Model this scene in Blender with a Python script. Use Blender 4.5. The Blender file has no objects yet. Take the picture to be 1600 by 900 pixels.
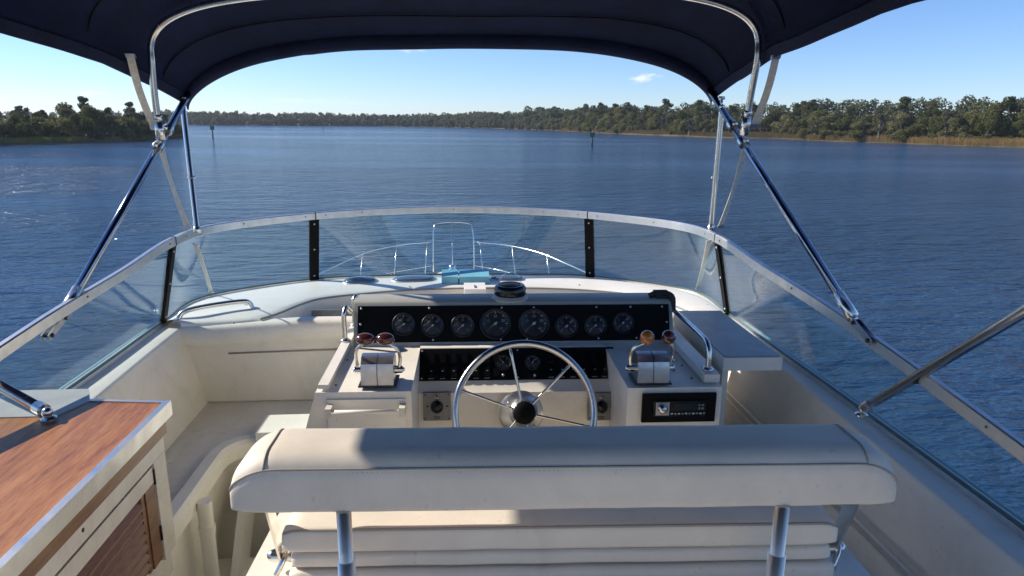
import bpy, bmesh, math, random
import numpy as np
from mathutils import Vector, Matrix, noise
S = bpy.context.scene
COL = S.collection
R_ = math.radians
random.seed(7); np.random.seed(7)
WATER = -3.6
# ---------------------------------------------------------------- camera
F = 1067.0; pt = math.atan(259/1067); ya = math.atan(.0865); ro = R_(.5)
CAM = Vector((0, 0, 1.4))
fw = Vector((math.sin(ya)*math.cos(pt), math.cos(ya)*math.cos(pt), -math.sin(pt)))
r0 = Vector((math.cos(ya), -math.sin(ya), 0)); u0 = r0.cross(fw)
RT = r0*math.cos(ro)+u0*math.sin(ro); UP = u0*math.cos(ro)-r0*math.sin(ro)
cd = bpy.data.cameras.new('camera'); cam = bpy.data.objects.new('camera', cd); COL.objects.link(cam)
cd.sensor_width = 36; cd.lens = F/1600*36; cd.clip_start = .05; cd.clip_end = 20000
cam.matrix_world = Matrix(((RT.x, UP.x, -fw.x, CAM.x), (RT.y, UP.y, -fw.y, CAM.y), (RT.z, UP.z, -fw.z, CAM.z), (0, 0, 0, 1)))
S.camera = cam
# ---------------------------------------------------------------- sun and sky
sd = Vector((-1.45, .52, 1.0)).normalized()
SUN_EL = math.asin(sd.z); SUN_AZ = math.atan2(sd.x, sd.y)
sl = bpy.data.lights.new('sun', 'SUN'); sl.energy = 4.7; sl.angle = R_(.6); sl.color = (1, .925, .81)
so = bpy.data.objects.new('sun', sl); COL.objects.link(so); so.rotation_euler = sd.to_track_quat('Z', 'Y').to_euler()
W = bpy.data.worlds.new('World'); S.world = W; W.use_nodes = True
wn, wl = W.node_tree.nodes, W.node_tree.links
wn.clear()
sky = wn.new('ShaderNodeTexSky'); sky.sky_type = 'NISHITA'; sky.sun_disc = False
sky.sun_elevation = SUN_EL; sky.sun_rotation = SUN_AZ
sky.air_density = .9; sky.dust_density = 0; sky.ozone_density = 6; sky.altitude = 0
bg = wn.new('ShaderNodeBackground'); bg.inputs[1].default_value = .118
wo = wn.new('ShaderNodeOutputWorld')
tint = wn.new('ShaderNodeMixRGB'); tint.blend_type = 'MULTIPLY'; tint.inputs[0].default_value = 1; tint.inputs[2].default_value = (.87, .90, 1.04, 1)
wl.new(sky.outputs[0], tint.inputs[1]); SKYOUT = tint.outputs[0]
S.view_settings.view_transform = 'Standard'; S.view_settings.look = 'None'
S.view_settings.exposure = .44; S.view_settings.gamma = 1


def ray(px, py):
    return fw+RT*((px-800)/F)+UP*((450-py)/F)


def P(px, py, x=None, y=None, z=None):
    D = ray(px, py)
    k = x/D.x if x is not None else y/D.y if y is not None else (z-CAM.z)/D.z
    return CAM+D*k


# thin wisps of cloud: a few low directions of the sky
tc = wn.new('ShaderNodeTexCoord')
mix_prev = SKYOUT
nz = wn.new('ShaderNodeTexNoise'); nz.inputs['Scale'].default_value = 60; nz.inputs['Detail'].default_value = 6
mpn = wn.new('ShaderNodeMapping'); mpn.inputs['Scale'].default_value = (1, 1, 3)
wl.new(tc.outputs['Generated'], mpn.inputs[0]); wl.new(mpn.outputs[0], nz.inputs['Vector'])
for (px, py, w, h, amt) in [(1006, 123, 26, 8, .55), (150, 145, 34, 5, .22), (45, 40, 22, 5, .2), (640, 78, 30, 4, .3), (480, 158, 120, 5, .1)]:
    d = ray(px, py).normalized()
    rr = Vector((d.y, -d.x, 0)).normalized(); uu = rr.cross(d)
    v1 = wn.new('ShaderNodeVectorMath'); v1.operation = 'DOT_PRODUCT'; v1.inputs[1].default_value = rr*(F/w)
    v2 = wn.new('ShaderNodeVectorMath'); v2.operation = 'DOT_PRODUCT'; v2.inputs[1].default_value = uu*(F/h)
    v3 = wn.new('ShaderNodeVectorMath'); v3.operation = 'DOT_PRODUCT'; v3.inputs[1].default_value = d
    for v in (v1, v2, v3): wl.new(tc.outputs['Generated'], v.inputs[0])
    cb = wn.new('ShaderNodeCombineXYZ'); wl.new(v1.outputs['Value'], cb.inputs[0]); wl.new(v2.outputs['Value'], cb.inputs[1])
    ln = wn.new('ShaderNodeVectorMath'); ln.operation = 'LENGTH'; wl.new(cb.outputs[0], ln.inputs[0])
    ad = wn.new('ShaderNodeMath'); ad.operation = 'MULTIPLY_ADD'; wl.new(nz.outputs[0], ad.inputs[0]); ad.inputs[1].default_value = 2.4
    wl.new(ln.outputs['Value'], ad.inputs[2])
    mr = wn.new('ShaderNodeMapRange'); mr.interpolation_type = 'SMOOTHSTEP'; wl.new(ad.outputs[0], mr.inputs[0])
    mr.inputs[1].default_value = 1.2; mr.inputs[2].default_value = 2.2; mr.inputs[3].default_value = amt; mr.inputs[4].default_value = 0
    gt = wn.new('ShaderNodeMath'); gt.operation = 'GREATER_THAN'; wl.new(v3.outputs['Value'], gt.inputs[0]); gt.inputs[1].default_value = .5
    mu = wn.new('ShaderNodeMath'); mu.operation = 'MULTIPLY'; wl.new(mr.outputs[0], mu.inputs[0]); wl.new(gt.outputs[0], mu.inputs[1])
    mx = wn.new('ShaderNodeMixRGB'); wl.new(mu.outputs[0], mx.inputs[0]); wl.new(mix_prev, mx.inputs[1]); mx.inputs[2].default_value = (8.5, 8.2, 8.2, 1)
    mix_prev = mx.outputs[0]
wl.new(mix_prev, bg.inputs[0]); wl.new(bg.outputs[0], wo.inputs[0])

# ================================================================= helpers
G = Matrix.Identity(4)
WM = {}


def rotz_about(x, y, deg):
    return Matrix.Translation((x, y, 0)) @ Matrix.Rotation(R_(deg), 4, 'Z') @ Matrix.Translation((-x, -y, 0))


def frame(O, R, U):
    R = Vector(R).normalized(); U = Vector(U); N = R.cross(U).normalized(); U = N.cross(R)
    return Matrix(((R.x, U.x, N.x, O[0]), (R.y, U.y, N.y, O[1]), (R.z, U.z, N.z, O[2]), (0, 0, 0, 1)))


def put(o, T, parent):
    WM[o.name] = T
    if parent is not None:
        o.parent = parent
        o.matrix_basis = WM[parent.name].inverted() @ T
    else:
        o.matrix_basis = T


def props(o, label=None, cat=None, group=None, kind=None):
    if label: o['label'] = label
    if cat: o['category'] = cat
    if group: o['group'] = group
    if kind: o['kind'] = kind
    return o


def obj(name, bm, mat, parent=None, M=None, smooth=True, ang=38, **k):
    if smooth:
        ca = R_(ang)
        for f in bm.faces: f.smooth = True
        for e in bm.edges:
            if len(e.link_faces) == 2 and e.calc_face_angle(0) > ca: e.smooth = False
    me = bpy.data.meshes.new(name)
    if M is None:
        bm.transform(G)
        lo = Vector([min(v.co[i] for v in bm.verts) for i in range(3)]); hi = Vector([max(v.co[i] for v in bm.verts) for i in range(3)])
        c = (lo+hi)/2 if parent is not None else Vector(((lo.x+hi.x)/2, (lo.y+hi.y)/2, lo.z))
        bm.transform(Matrix.Translation(-c)); T = Matrix.Translation(c)
    else:
        T = G @ M
    bm.to_mesh(me); bm.free()
    for m in (mat if isinstance(mat, (list, tuple)) else [mat]): me.materials.append(m)
    o = bpy.data.objects.new(name, me); COL.objects.link(o)
    put(o, T, parent)
    return props(o, **k)


def inst(src, name, parent, M, **k):
    o = bpy.data.objects.new(name, src.data); COL.objects.link(o); put(o, G @ M, parent)
    return props(o, **k)


def thing(name, label, cat, loc, group=None):
    o = bpy.data.objects.new(name, None); COL.objects.link(o); o.empty_display_size = .1
    put(o, G @ Matrix.Translation(loc), None)
    return props(o, label, cat, group)


def dup(root, loc, rz=None, scale=None, **k):
    r = root.copy(); COL.objects.link(r); r.location = loc
    if rz is not None: r.rotation_euler = (0, 0, rz)
    if scale is not None: r.scale = scale
    props(r, **k)
    for ch in root.children:
        c = ch.copy(); COL.objects.link(c); c.parent = r
        for g in ch.children:
            d = g.copy(); COL.objects.link(d); d.parent = c
    return r


def B(): return bmesh.new()


def bev(bm, verts, off, seg=2, ang=25):
    vs = set(verts); fs = set(f for v in vs for f in v.link_faces)
    es = [e for e in bm.edges if e.verts[0] in vs and e.verts[1] in vs and len(e.link_faces) == 2 and e.calc_face_angle(0) > R_(ang)]
    if es: bmesh.ops.bevel(bm, geom=es, offset=off, segments=seg, affect='EDGES', profile=.5, clamp_overlap=True)


def loft(bm, rings, closed=True, caps=True):
    vr = [[bm.verts.new(p) for p in r] for r in rings]
    n = len(vr[0])
    for a, b in zip(vr[:-1], vr[1:]):
        for i in range(n if closed else n-1):
            j = (i+1) % n
            bm.faces.new((a[i], a[j], b[j], b[i]))
    if caps and closed:
        bm.faces.new(list(reversed(vr[0]))); bm.faces.new(vr[-1])
    return [v for r in vr for v in r]


def fixn(bm): bmesh.ops.recalc_face_normals(bm, faces=bm.faces); return bm


def box(bm, x0, x1, y0, y1, z0, z1, b=0, seg=2):
    v = loft(bm, [[(x0, y0, z), (x1, y0, z), (x1, y1, z), (x0, y1, z)] for z in (z0, z1)])
    if b: bev(bm, v, b, seg)
    return bm


def prismx(bm, prof, x0, x1, b=0, seg=2, flare=0):
    """profile of (y,z); flare widens the low end of the left side"""
    zt = max(p[1] for p in prof)
    r = []
    for x, s in ((x0, -1), (x1, 1)):
        r.append([(x+(s*flare*(zt-z) if s < 0 else 0), y, z) for y, z in prof])
    v = loft(bm, r)
    if b: bev(bm, v, b, seg)
    return bm


def poly_ext(bm, pts, z0, z1, b=0, seg=2):
    v = loft(bm, [[(x, y, z) for x, y in pts] for z in (z0, z1)])
    if b: bev(bm, v, b, seg)
    return bm


def cat(pts, n=8, closed=False):
    pts = [Vector(p) for p in pts]; out = []
    m = len(pts)
    for i in range(m if closed else m-1):
        if closed: p0, p1, p2, p3 = pts[i-1], pts[i], pts[(i+1) % m], pts[(i+2) % m]
        else:
            p1, p2 = pts[i], pts[i+1]
            p0 = pts[i-1] if i else p1*2-p2
            p3 = pts[i+2] if i+2 < m else p2*2-p1
        for k in range(n):
            t = k/n
            out.append(.5*((2*p1)+(p2-p0)*t+(2*p0-5*p1+4*p2-p3)*t*t+(3*p1-p0-3*p2+p3)*t**3))
    if not closed: out.append(pts[-1])
    return out


def sweep(bm, path, prof, up=Vector((0, 0, 1)), closed=False):
    """prof: (a,b) a sideways, b along up"""
    rings = []; n = len(path)
    for i, p in enumerate(path):
        if closed: t = path[(i+1) % n]-path[i-1]
        else: t = path[min(i+1, n-1)]-path[max(i-1, 0)]
        t = t.normalized(); s = t.cross(up).normalized(); w = s.cross(t)
        rings.append([p+s*a+w*b for a, b in prof])
    if closed:
        vr = [[bm.verts.new(q) for q in r] for r in rings]; m = len(prof)
        for i in range(n):
            a, b = vr[i], vr[(i+1) % n]
            for j in range(m): bm.faces.new((a[j], a[(j+1) % m], b[(j+1) % m], b[j]))
    else: loft(bm, rings)
    return bm


def tube(bm, pts, r, n=12, smooth=0, closed=False):
    pts = [Vector(p) for p in pts]
    if smooth: pts = cat(pts, smooth, closed)
    m = len(pts)
    tang = []
    for i in range(m):
        t = (pts[(i+1) % m]-pts[i-1]) if closed else pts[min(i+1, m-1)]-pts[max(i-1, 0)]
        tang.append(t.normalized())
    nrm = tang[0].orthogonal().normalized(); rings = []
    for i in range(m):
        nrm = (nrm-tang[i]*nrm.dot(tang[i])).normalized(); bn = tang[i].cross(nrm)
        rr = r(i/(m-1)) if callable(r) else r
        rings.append([pts[i]+(nrm*math.cos(2*math.pi*k/n)+bn*math.sin(2*math.pi*k/n))*rr for k in range(n)])
    if closed:
        vr = [[bm.verts.new(q) for q in rg] for rg in rings]
        a0 = vr[0]; last = vr[-1]
        best = min(range(n), key=lambda s: (last[0].co-a0[s].co).length)
        for i in range(m-1):
            for j in range(n): bm.faces.new((vr[i][j], vr[i][(j+1) % n], vr[i+1][(j+1) % n], vr[i+1][j]))
        for j in range(n): bm.faces.new((last[j], last[(j+1) % n], a0[(j+1+best) % n], a0[(j+best) % n]))
    else: loft(bm, rings)
    return bm


def cyl(bm, p0, p1, r0, r1=None, n=16):
    r1 = r0 if r1 is None else r1
    return tube(bm, [p0, p1], lambda t: r0+(r1-r0)*t, n)


def lathe(bm, prof, n=24, sx=1, sy=1):
    rings = [[(r*sx*math.cos(2*math.pi*k/n), r*sy*math.sin(2*math.pi*k/n), z) for k in range(n)] for r, z in prof]
    return loft(bm, rings)


def ball(bm, c, r, sc=(1, 1, 1), n=14):
    M = Matrix.Translation(c) @ Matrix.Diagonal((sc[0], sc[1], sc[2], 1))
    bmesh.ops.create_uvsphere(bm, u_segments=n, v_segments=n//2+2, radius=r, matrix=M)
    return bm


def merge(bm, other, M=None):
    if M is not None: other.transform(M)
    me = bpy.data.meshes.new('tmp'); other.to_mesh(me); other.free(); bm.from_mesh(me); bpy.data.meshes.remove(me)
    return bm


GLY = {}


def glyph(s):
    if s not in GLY:
        c = bpy.data.curves.new('tmp', 'FONT'); c.body = s; c.size = 1; c.align_x = 'CENTER'; c.align_y = 'CENTER'; c.resolution_u = 3
        o = bpy.data.objects.new('tmp', c); COL.objects.link(o); bpy.context.view_layer.update()
        me = o.evaluated_get(bpy.context.evaluated_depsgraph_get()).to_mesh()
        GLY[s] = ([v.co.copy() for v in me.vertices], [tuple(f.vertices) for f in me.polygons])
        bpy.data.objects.remove(o); bpy.data.curves.remove(c)
    return GLY[s]


def text(bm, s, x, y, z, size):
    vs, fs = glyph(s); nv = [bm.verts.new((x+v.x*size, y+v.y*size, z)) for v in vs]
    for f in fs:
        try: bm.faces.new([nv[i] for i in f])
        except ValueError: pass
    return bm


# ================================================================= materials
def mat(name, col, rough=.5, metal=0, var=.0, vscale=6, bump=0, bscale=200, bdet=4, col2=None, coat=0, spec=.5, stretch=(1, 1, 1), coords='Object', rvar=0, dirt=0, **k):
    m = bpy.data.materials.new(name); m.use_nodes = True; nt = m.node_tree; N, L = nt.nodes, nt.links
    b = N['Principled BSDF']; b.inputs['Roughness'].default_value = rough; b.inputs['Metallic'].default_value = metal
    b.inputs['Specular IOR Level'].default_value = spec; b.inputs['Coat Weight'].default_value = coat
    b.inputs['Base Color'].default_value = (*col, 1)
    t = N.new('ShaderNodeTexCoord'); mp = N.new('ShaderNodeMapping'); mp.inputs['Scale'].default_value = stretch
    L.new(t.outputs[coords], mp.inputs[0])
    if var or col2:
        n = N.new('ShaderNodeTexNoise'); n.inputs['Scale'].default_value = vscale; n.inputs['Detail'].default_value = 6; n.inputs['Roughness'].default_value = .6
        L.new(mp.outputs[0], n.inputs['Vector'])
        cr = N.new('ShaderNodeValToRGB'); L.new(n.outputs[0], cr.inputs[0])
        c2 = col2 or tuple(c*(1-var) for c in col)
        cr.color_ramp.elements[0].position = .35; cr.color_ramp.elements[0].color = (*c2, 1)
        cr.color_ramp.elements[1].position = .6; cr.color_ramp.elements[1].color = (*col, 1)
        L.new(cr.outputs[0], b.inputs['Base Color'])
        if rvar:
            mr = N.new('ShaderNodeMapRange'); L.new(n.outputs[0], mr.inputs[0]); mr.inputs[1].default_value = .3; mr.inputs[2].default_value = .7
            mr.inputs[3].default_value = rough+rvar; mr.inputs[4].default_value = rough; L.new(mr.outputs[0], b.inputs['Roughness'])
    if dirt:
        src = b.inputs['Base Color'].links[0].from_socket
        n3 = N.new('ShaderNodeTexNoise'); n3.inputs['Scale'].default_value = 2.3; n3.inputs['Detail'].default_value = 12; n3.inputs['Roughness'].default_value = .75; n3.inputs['Distortion'].default_value = 1.5
        L.new(t.outputs[coords], n3.inputs['Vector'])
        m3 = N.new('ShaderNodeMapRange'); L.new(n3.outputs[0], m3.inputs[0]); m3.inputs[1].default_value = .50; m3.inputs[2].default_value = .72; m3.inputs[3].default_value = 0; m3.inputs[4].default_value = dirt*2
        n4 = N.new('ShaderNodeTexNoise'); n4.inputs['Scale'].default_value = 55; n4.inputs['Detail'].default_value = 3; L.new(t.outputs[coords], n4.inputs['Vector'])
        m4 = N.new('ShaderNodeMapRange'); L.new(n4.outputs[0], m4.inputs[0]); m4.inputs[1].default_value = .68; m4.inputs[2].default_value = .74; m4.inputs[3].default_value = 0; m4.inputs[4].default_value = dirt*2.5
        mx_ = N.new('ShaderNodeMath'); mx_.operation = 'MAXIMUM'; L.new(m3.outputs[0], mx_.inputs[0]); L.new(m4.outputs[0], mx_.inputs[1])
        mm = N.new('ShaderNodeMixRGB'); L.new(mx_.outputs[0], mm.inputs[0]); L.new(src, mm.inputs[1]); mm.inputs[2].default_value = (.36, .28, .19, 1)
        L.new(mm.outputs[0], b.inputs['Base Color'])
    if bump:
        n2 = N.new('ShaderNodeTexNoise'); n2.inputs['Scale'].default_value = bscale; n2.inputs['Detail'].default_value = bdet
        L.new(mp.outputs[0], n2.inputs['Vector'])
        bp = N.new('ShaderNodeBump'); bp.inputs['Strength'].default_value = bump; bp.inputs['Distance'].default_value = .01
        L.new(n2.outputs[0], bp.inputs['Height']); L.new(bp.outputs[0], b.inputs['Normal'])
    return m


GEL = mat('gelcoat', (.88, .815, .70), .34, dirt=.12, var=.07, vscale=3, rvar=.15, bump=.05, bscale=25, coords='Object')
GELW = mat('gelcoat_deck', (.86, .82, .74), .4, dirt=.09, var=.06, vscale=5, rvar=.1)
FLOORM = mat('floor_gelcoat', (.80, .76, .67), .5, dirt=.22, var=.13, vscale=4, bump=.12, bscale=60)
VINYL = mat('vinyl', (.80, .705, .575), .48, var=.09, vscale=7, bump=.16, bscale=900, bdet=2, dirt=.10)
PIPING = mat('vinyl_seam', (.36, .31, .25), .6)
CHROME = mat('stainless', (.78, .75, .70), .17, metal=1, var=.1, vscale=20, rvar=.12)
ALU = mat('brushed_aluminium', (.72, .71, .69), .34, metal=1, var=.14, vscale=14, rvar=.15, bump=.04, bscale=90)
POSTM = mat('worn_stainless', (.93, .82, .68), .27, metal=1, var=.25, vscale=18, rvar=.15, stretch=(1, 1, .2))
DARKS = mat('dark_polished_steel', (.30, .33, .40), .14, metal=1, var=.2, vscale=20)
CAST = mat('satin_metal', (.55, .55, .56), .27, metal=.95, var=.1, vscale=30, rvar=.12)
CANVAS = mat('navy_canvas', (.015, .024, .074), .85, var=.35, vscale=4, bump=.5, bscale=160, col2=(.011, .017, .052))
BLACKP = mat('black_panel', (.005, .005, .0055), .6, spec=.12, var=.2, vscale=20, bump=.06, bscale=300)
BLACKG = mat('black_gloss', (.008, .008, .009), .14)
DIAL = mat('dial_black', (.012, .012, .013), .5)
BEZEL = mat('bezel', (.018, .018, .02), .38, metal=.3)
WHITE = mat('mark_white', (.62, .62, .60), .6)
GREYP = mat('grey_plate', (.20, .20, .205), .45, metal=.25, var=.15, vscale=40)
GREYB = mat('grey_box', (.46, .455, .44), .5, var=.14, vscale=9, bump=.1, bscale=80)
OLIVE = mat('dash_hood', (.42, .41, .36), .5, var=.08, vscale=9)
RUBBER = mat('rubber', (.02, .02, .02), .6)
REDW = mat('varnished_and_shaded_knob', (.12, .022, .010), .14, coat=.7, var=.5, vscale=40)  # left knobs' red; on the right control, shade put into the colour
ORANGE = mat('amber_knob', (.55, .16, .012), .12, coat=.8, var=.25, vscale=60)
CREAMW = mat('cream_paint', (.76, .69, .57), .45, dirt=.2, var=.14, vscale=10, bump=.06, bscale=60)
TEALC = mat('teal_vinyl', (.20, .52, .62), .5, var=.12, vscale=12)
STRAPM = mat('clear_webbing', (.74, .69, .60), .4, var=.2, vscale=60)
BARK = mat('bark', (.16, .13, .10), .9, var=.4, vscale=3)
PALEB = mat('pale_bark', (.30, .27, .23), .9, var=.35, vscale=3)
PILE = mat('creosote_pile', (.10, .09, .075), .8, var=.4, vscale=6)
GREEND = mat('green_daymark', (.02, .16, .09), .5)


def wood(name, c1, c2, c3, rough, scale=1.0, coat=.0, rot=0):
    m = bpy.data.materials.new(name); m.use_nodes = True; N, L = m.node_tree.nodes, m.node_tree.links
    b = N['Principled BSDF']; b.inputs['Roughness'].default_value = rough; b.inputs['Coat Weight'].default_value = coat; b.inputs['Coat Roughness'].default_value = .25
    t = N.new('ShaderNodeTexCoord'); mp = N.new('ShaderNodeMapping'); mp.inputs['Scale'].default_value = (16*scale, 1.8*scale, 16*scale)
    mp.inputs['Rotation'].default_value = (0, 0, R_(rot)); L.new(t.outputs['Object'], mp.inputs[0])
    n = N.new('ShaderNodeTexNoise'); n.inputs['Scale'].default_value = 2.2; n.inputs['Detail'].default_value = 8; n.inputs['Roughness'].default_value = .62; n.inputs['Distortion'].default_value = .6
    L.new(mp.outputs[0], n.inputs['Vector'])
    mp2 = N.new('ShaderNodeMapping'); mp2.inputs['Rotation'].default_value = (0, 0, R_(rot)); mp2.inputs['Scale'].default_value = (260*scale, 16*scale, 260*scale); L.new(t.outputs['Object'], mp2.inputs[0])
    n2 = N.new('ShaderNodeTexNoise'); n2.inputs['Scale'].default_value = 1.5; n2.inputs['Detail'].default_value = 4; L.new(mp2.outputs[0], n2.inputs['Vector'])
    ad = N.new('ShaderNodeMath'); ad.operation = 'MULTIPLY_ADD'; ad.inputs[1].default_value = .60; L.new(n2.outputs[0], ad.inputs[0]); L.new(n.outputs[0], ad.inputs[2])
    cr = N.new('ShaderNodeValToRGB'); L.new(ad.outputs[0], cr.inputs[0]); e = cr.color_ramp.elements
    e[0].position = .58; e[0].color = (*c1, 1); e[1].position = 1.0; e[1].color = (*c3, 1); q = e.new(.78); q.color = (*c2, 1)
    L.new(cr.outputs[0], b.inputs['Base Color'])
    bp = N.new('ShaderNodeBump'); bp.inputs['Strength'].default_value = .25; bp.inputs['Distance'].default_value = .002; L.new(ad.outputs[0], bp.inputs['Height']); L.new(bp.outputs[0], b.inputs['Normal'])
    return m


TEAK = wood('teak', (.19, .062, .015), (.38, .138, .036), (.50, .225, .07), .42, coat=.12, rot=-24)
CHERRY = wood('cherry', (.11, .045, .018), (.21, .088, .034), (.31, .14, .055), .38, 1.4, coat=.2)


def glassm(name, tint, haze=0.02, rough=0.0, refl=.03):
    m = bpy.data.materials.new(name); m.use_nodes = True; N, L = m.node_tree.nodes, m.node_tree.links
    N.remove(N['Principled BSDF']); out = N['Material Output']
    tr = N.new('ShaderNodeBsdfTransparent'); tr.inputs[0].default_value = (*tint, 1)
    gl = N.new('ShaderNodeBsdfGlossy'); gl.inputs['Roughness'].default_value = rough; gl.inputs[0].default_value = (.9, .95, 1, 1)
    lw_ = N.new('ShaderNodeLayerWeight'); lw_.inputs[0].default_value = .5
    pw = N.new('ShaderNodeMath'); pw.operation = 'POWER'; pw.inputs[1].default_value = 5; L.new(lw_.outputs['Facing'], pw.inputs[0])
    fr = N.new('ShaderNodeMath'); fr.operation = 'MULTIPLY_ADD'; fr.inputs[1].default_value = .9; fr.inputs[2].default_value = refl; L.new(pw.outputs[0], fr.inputs[0])
    mx = N.new('ShaderNodeMixShader'); L.new(fr.outputs[0], mx.inputs[0]); L.new(tr.outputs[0], mx.inputs[1]); L.new(gl.outputs[0], mx.inputs[2])
    # salt film: faint dried spray
    t = N.new('ShaderNodeTexCoord'); n = N.new('ShaderNodeTexNoise'); n.inputs['Scale'].default_value = 3.5; n.inputs['Detail'].default_value = 7; L.new(t.outputs['Object'], n.inputs['Vector'])
    mr = N.new('ShaderNodeMapRange'); L.new(n.outputs[0], mr.inputs[0]); mr.inputs[1].default_value = .35; mr.inputs[2].default_value = .75; mr.inputs[3].default_value = haze*.5; mr.inputs[4].default_value = haze*2
    df = N.new('ShaderNodeBsdfDiffuse'); df.inputs[0].default_value = (.6, .75, .75, 1)
    m2 = N.new('ShaderNodeMixShader'); L.new(mr.outputs[0], m2.inputs[0]); L.new(mx.outputs[0], m2.inputs[1]); L.new(df.outputs[0], m2.inputs[2])
    L.new(m2.outputs[0], out.inputs[0])
    return m


GLASS = glassm('windscreen_glass', (.905, .96, .962), .010)
LENS = glassm('lens', (.96, .96, .97), .0003, refl=.008)


def leafm(name, c1, c2, c3, ns=.35):
    m = bpy.data.materials.new(name); m.use_nodes = True; N, L = m.node_tree.nodes, m.node_tree.links
    N.remove(N['Principled BSDF']); out = N['Material Output']
    t = N.new('ShaderNodeTexCoord'); oi = N.new('ShaderNodeObjectInfo')
    n = N.new('ShaderNodeTexNoise'); n.inputs['Scale'].default_value = ns; n.inputs['Detail'].default_value = 5; n.inputs['Roughness'].default_value = .7
    ad = N.new('ShaderNodeVectorMath'); ad.operation = 'ADD'; L.new(t.outputs['Object'], ad.inputs[0]); L.new(oi.outputs['Location'], ad.inputs[1]); L.new(ad.outputs[0], n.inputs['Vector'])
    ma = N.new('ShaderNodeMath'); ma.operation = 'MULTIPLY_ADD'; L.new(oi.outputs['Random'], ma.inputs[0]); ma.inputs[1].default_value = .5; L.new(n.outputs[0], ma.inputs[2])
    cr = N.new('ShaderNodeValToRGB'); L.new(ma.outputs[0], cr.inputs[0]); e = cr.color_ramp.elements
    e[0].position = .45; e[0].color = (*c1, 1); e[1].position = 1; e[1].color = (*c3, 1); q = e.new(.72); q.color = (*c2, 1)
    d = N.new('ShaderNodeBsdfDiffuse'); L.new(cr.outputs[0], d.inputs[0]); tl = N.new('ShaderNodeBsdfTranslucent'); L.new(cr.outputs[0], tl.inputs[0])
    mx = N.new('ShaderNodeMixShader'); mx.inputs[0].default_value = .42; L.new(d.outputs[0], mx.inputs[1]); L.new(tl.outputs[0], mx.inputs[2]); L.new(mx.outputs[0], out.inputs[0])
    return m


LEAF = leafm('oak_leaves', (.085, .092, .034), (.145, .150, .058), (.21, .20, .095))
PINEL = leafm('pine_needles', (.06, .075, .032), (.10, .115, .05), (.16, .16, .08))
MOSS = leafm('mossy_leaves', (.08, .085, .055), (.12, .115, .075), (.16, .145, .10))
FARL = leafm('far_leaves', (.065, .080, .045), (.10, .115, .062), (.15, .155, .09), .02)
REED = leafm('marsh_grass', (.30, .20, .08), (.43, .30, .13), (.52, .39, .20), .05)
REEDG = leafm('green_marsh_grass', (.14, .15, .04), (.24, .22, .07), (.34, .29, .11), .05)

# ================================================================= water
wm = bpy.data.materials.new('river_water'); wm.use_nodes = True; N, L = wm.node_tree.nodes, wm.node_tree.links
b = N['Principled BSDF']; b.inputs['Base Color'].default_value = (.020, .058, .125, 1); b.inputs['Roughness'].default_value = .12; b.inputs['IOR'].default_value = 1.333
t = N.new('ShaderNodeTexCoord')
hs = None
for (sc, st, amp, det, rot) in [(.32, (1, .42, 1), 1.2, 4, 8), (.9, (1, .45, 1), 1.7, 4, 14), (2.7, (1, .38, 1), .75, 3, -9), (8.0, (1, .5, 1), .26, 3, 12), (.05, (1, .3, 1), 2.0, 3, 0)]:
    mp = N.new('ShaderNodeMapping'); mp.inputs['Scale'].default_value = (st[1], st[0], 1); mp.inputs['Rotation'].default_value = (0, 0, R_(rot)); L.new(t.outputs['Object'], mp.inputs[0])
    n = N.new('ShaderNodeTexNoise'); n.inputs['Scale'].default_value = sc; n.inputs['Detail'].default_value = det; n.inputs['Roughness'].default_value = .55; n.inputs['Distortion'].default_value = .4; L.new(mp.outputs[0], n.inputs['Vector'])
    ma = N.new('ShaderNodeMath'); ma.operation = 'MULTIPLY_ADD'; ma.inputs[1].default_value = amp; L.new(n.outputs[0], ma.inputs[0])
    if hs is not None: L.new(hs, ma.inputs[2])
    else: ma.inputs[2].default_value = 0
    hs = ma.outputs[0]
# calm slicks and ruffled patches change the ripple strength
mp = N.new('ShaderNodeMapping'); mp.inputs['Scale'].default_value = (.004, .016, 1); L.new(t.outputs['Object'], mp.inputs[0])
n = N.new('ShaderNodeTexNoise'); n.inputs['Scale'].default_value = 1.6; n.inputs['Detail'].default_value = 4; L.new(mp.outputs[0], n.inputs['Vector'])
mr = N.new('ShaderNodeMapRange'); L.new(n.outputs[0], mr.inputs[0]); mr.inputs[1].default_value = .36; mr.inputs[2].default_value = .56; mr.inputs[3].default_value = .3; mr.inputs[4].default_value = 1.0
bp = N.new('ShaderNodeBump'); bp.inputs['Distance'].default_value = .5; L.new(mr.outputs[0], bp.inputs['Strength']); L.new(hs, bp.inputs['Height']); L.new(bp.outputs[0], b.inputs['Normal'])
bm = B(); bmesh.ops.create_grid(bm, x_segments=8, y_segments=8, size=9000)
o = obj('water', bm, wm, M=Matrix.Translation((0, 0, WATER)), smooth=False, kind='structure')


# ================================================================= land
def shore(pxs):
    return [P(a, c, z=WATER) for a, c in pxs]


def land(name, front, offs, mat_, nz_=.5):
    """front: shoreline points; offs: list of (radial metres or factor, z)"""
    path = cat(front, 8)
    rings = []
    for off, z in offs:
        r = []
        for p in path:
            q = Vector((p.x, p.y, 0)); d = q.normalized(); o2 = off(p) if callable(off) else off
            w = q+d*(o2+3*noise.noise(q*.05)*(1 if o2 > 0 else .6))
            r.append((w.x, w.y, z+(nz_*noise.noise(q*.03+Vector((0, 0, o2*.1))) if z > WATER else 0)))
        rings.append(r)
    bm = B(); loft(bm, rings, closed=False, caps=False)
    return obj(name, bm, mat_, M=Matrix.Identity(4), kind='structure'), path


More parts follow.
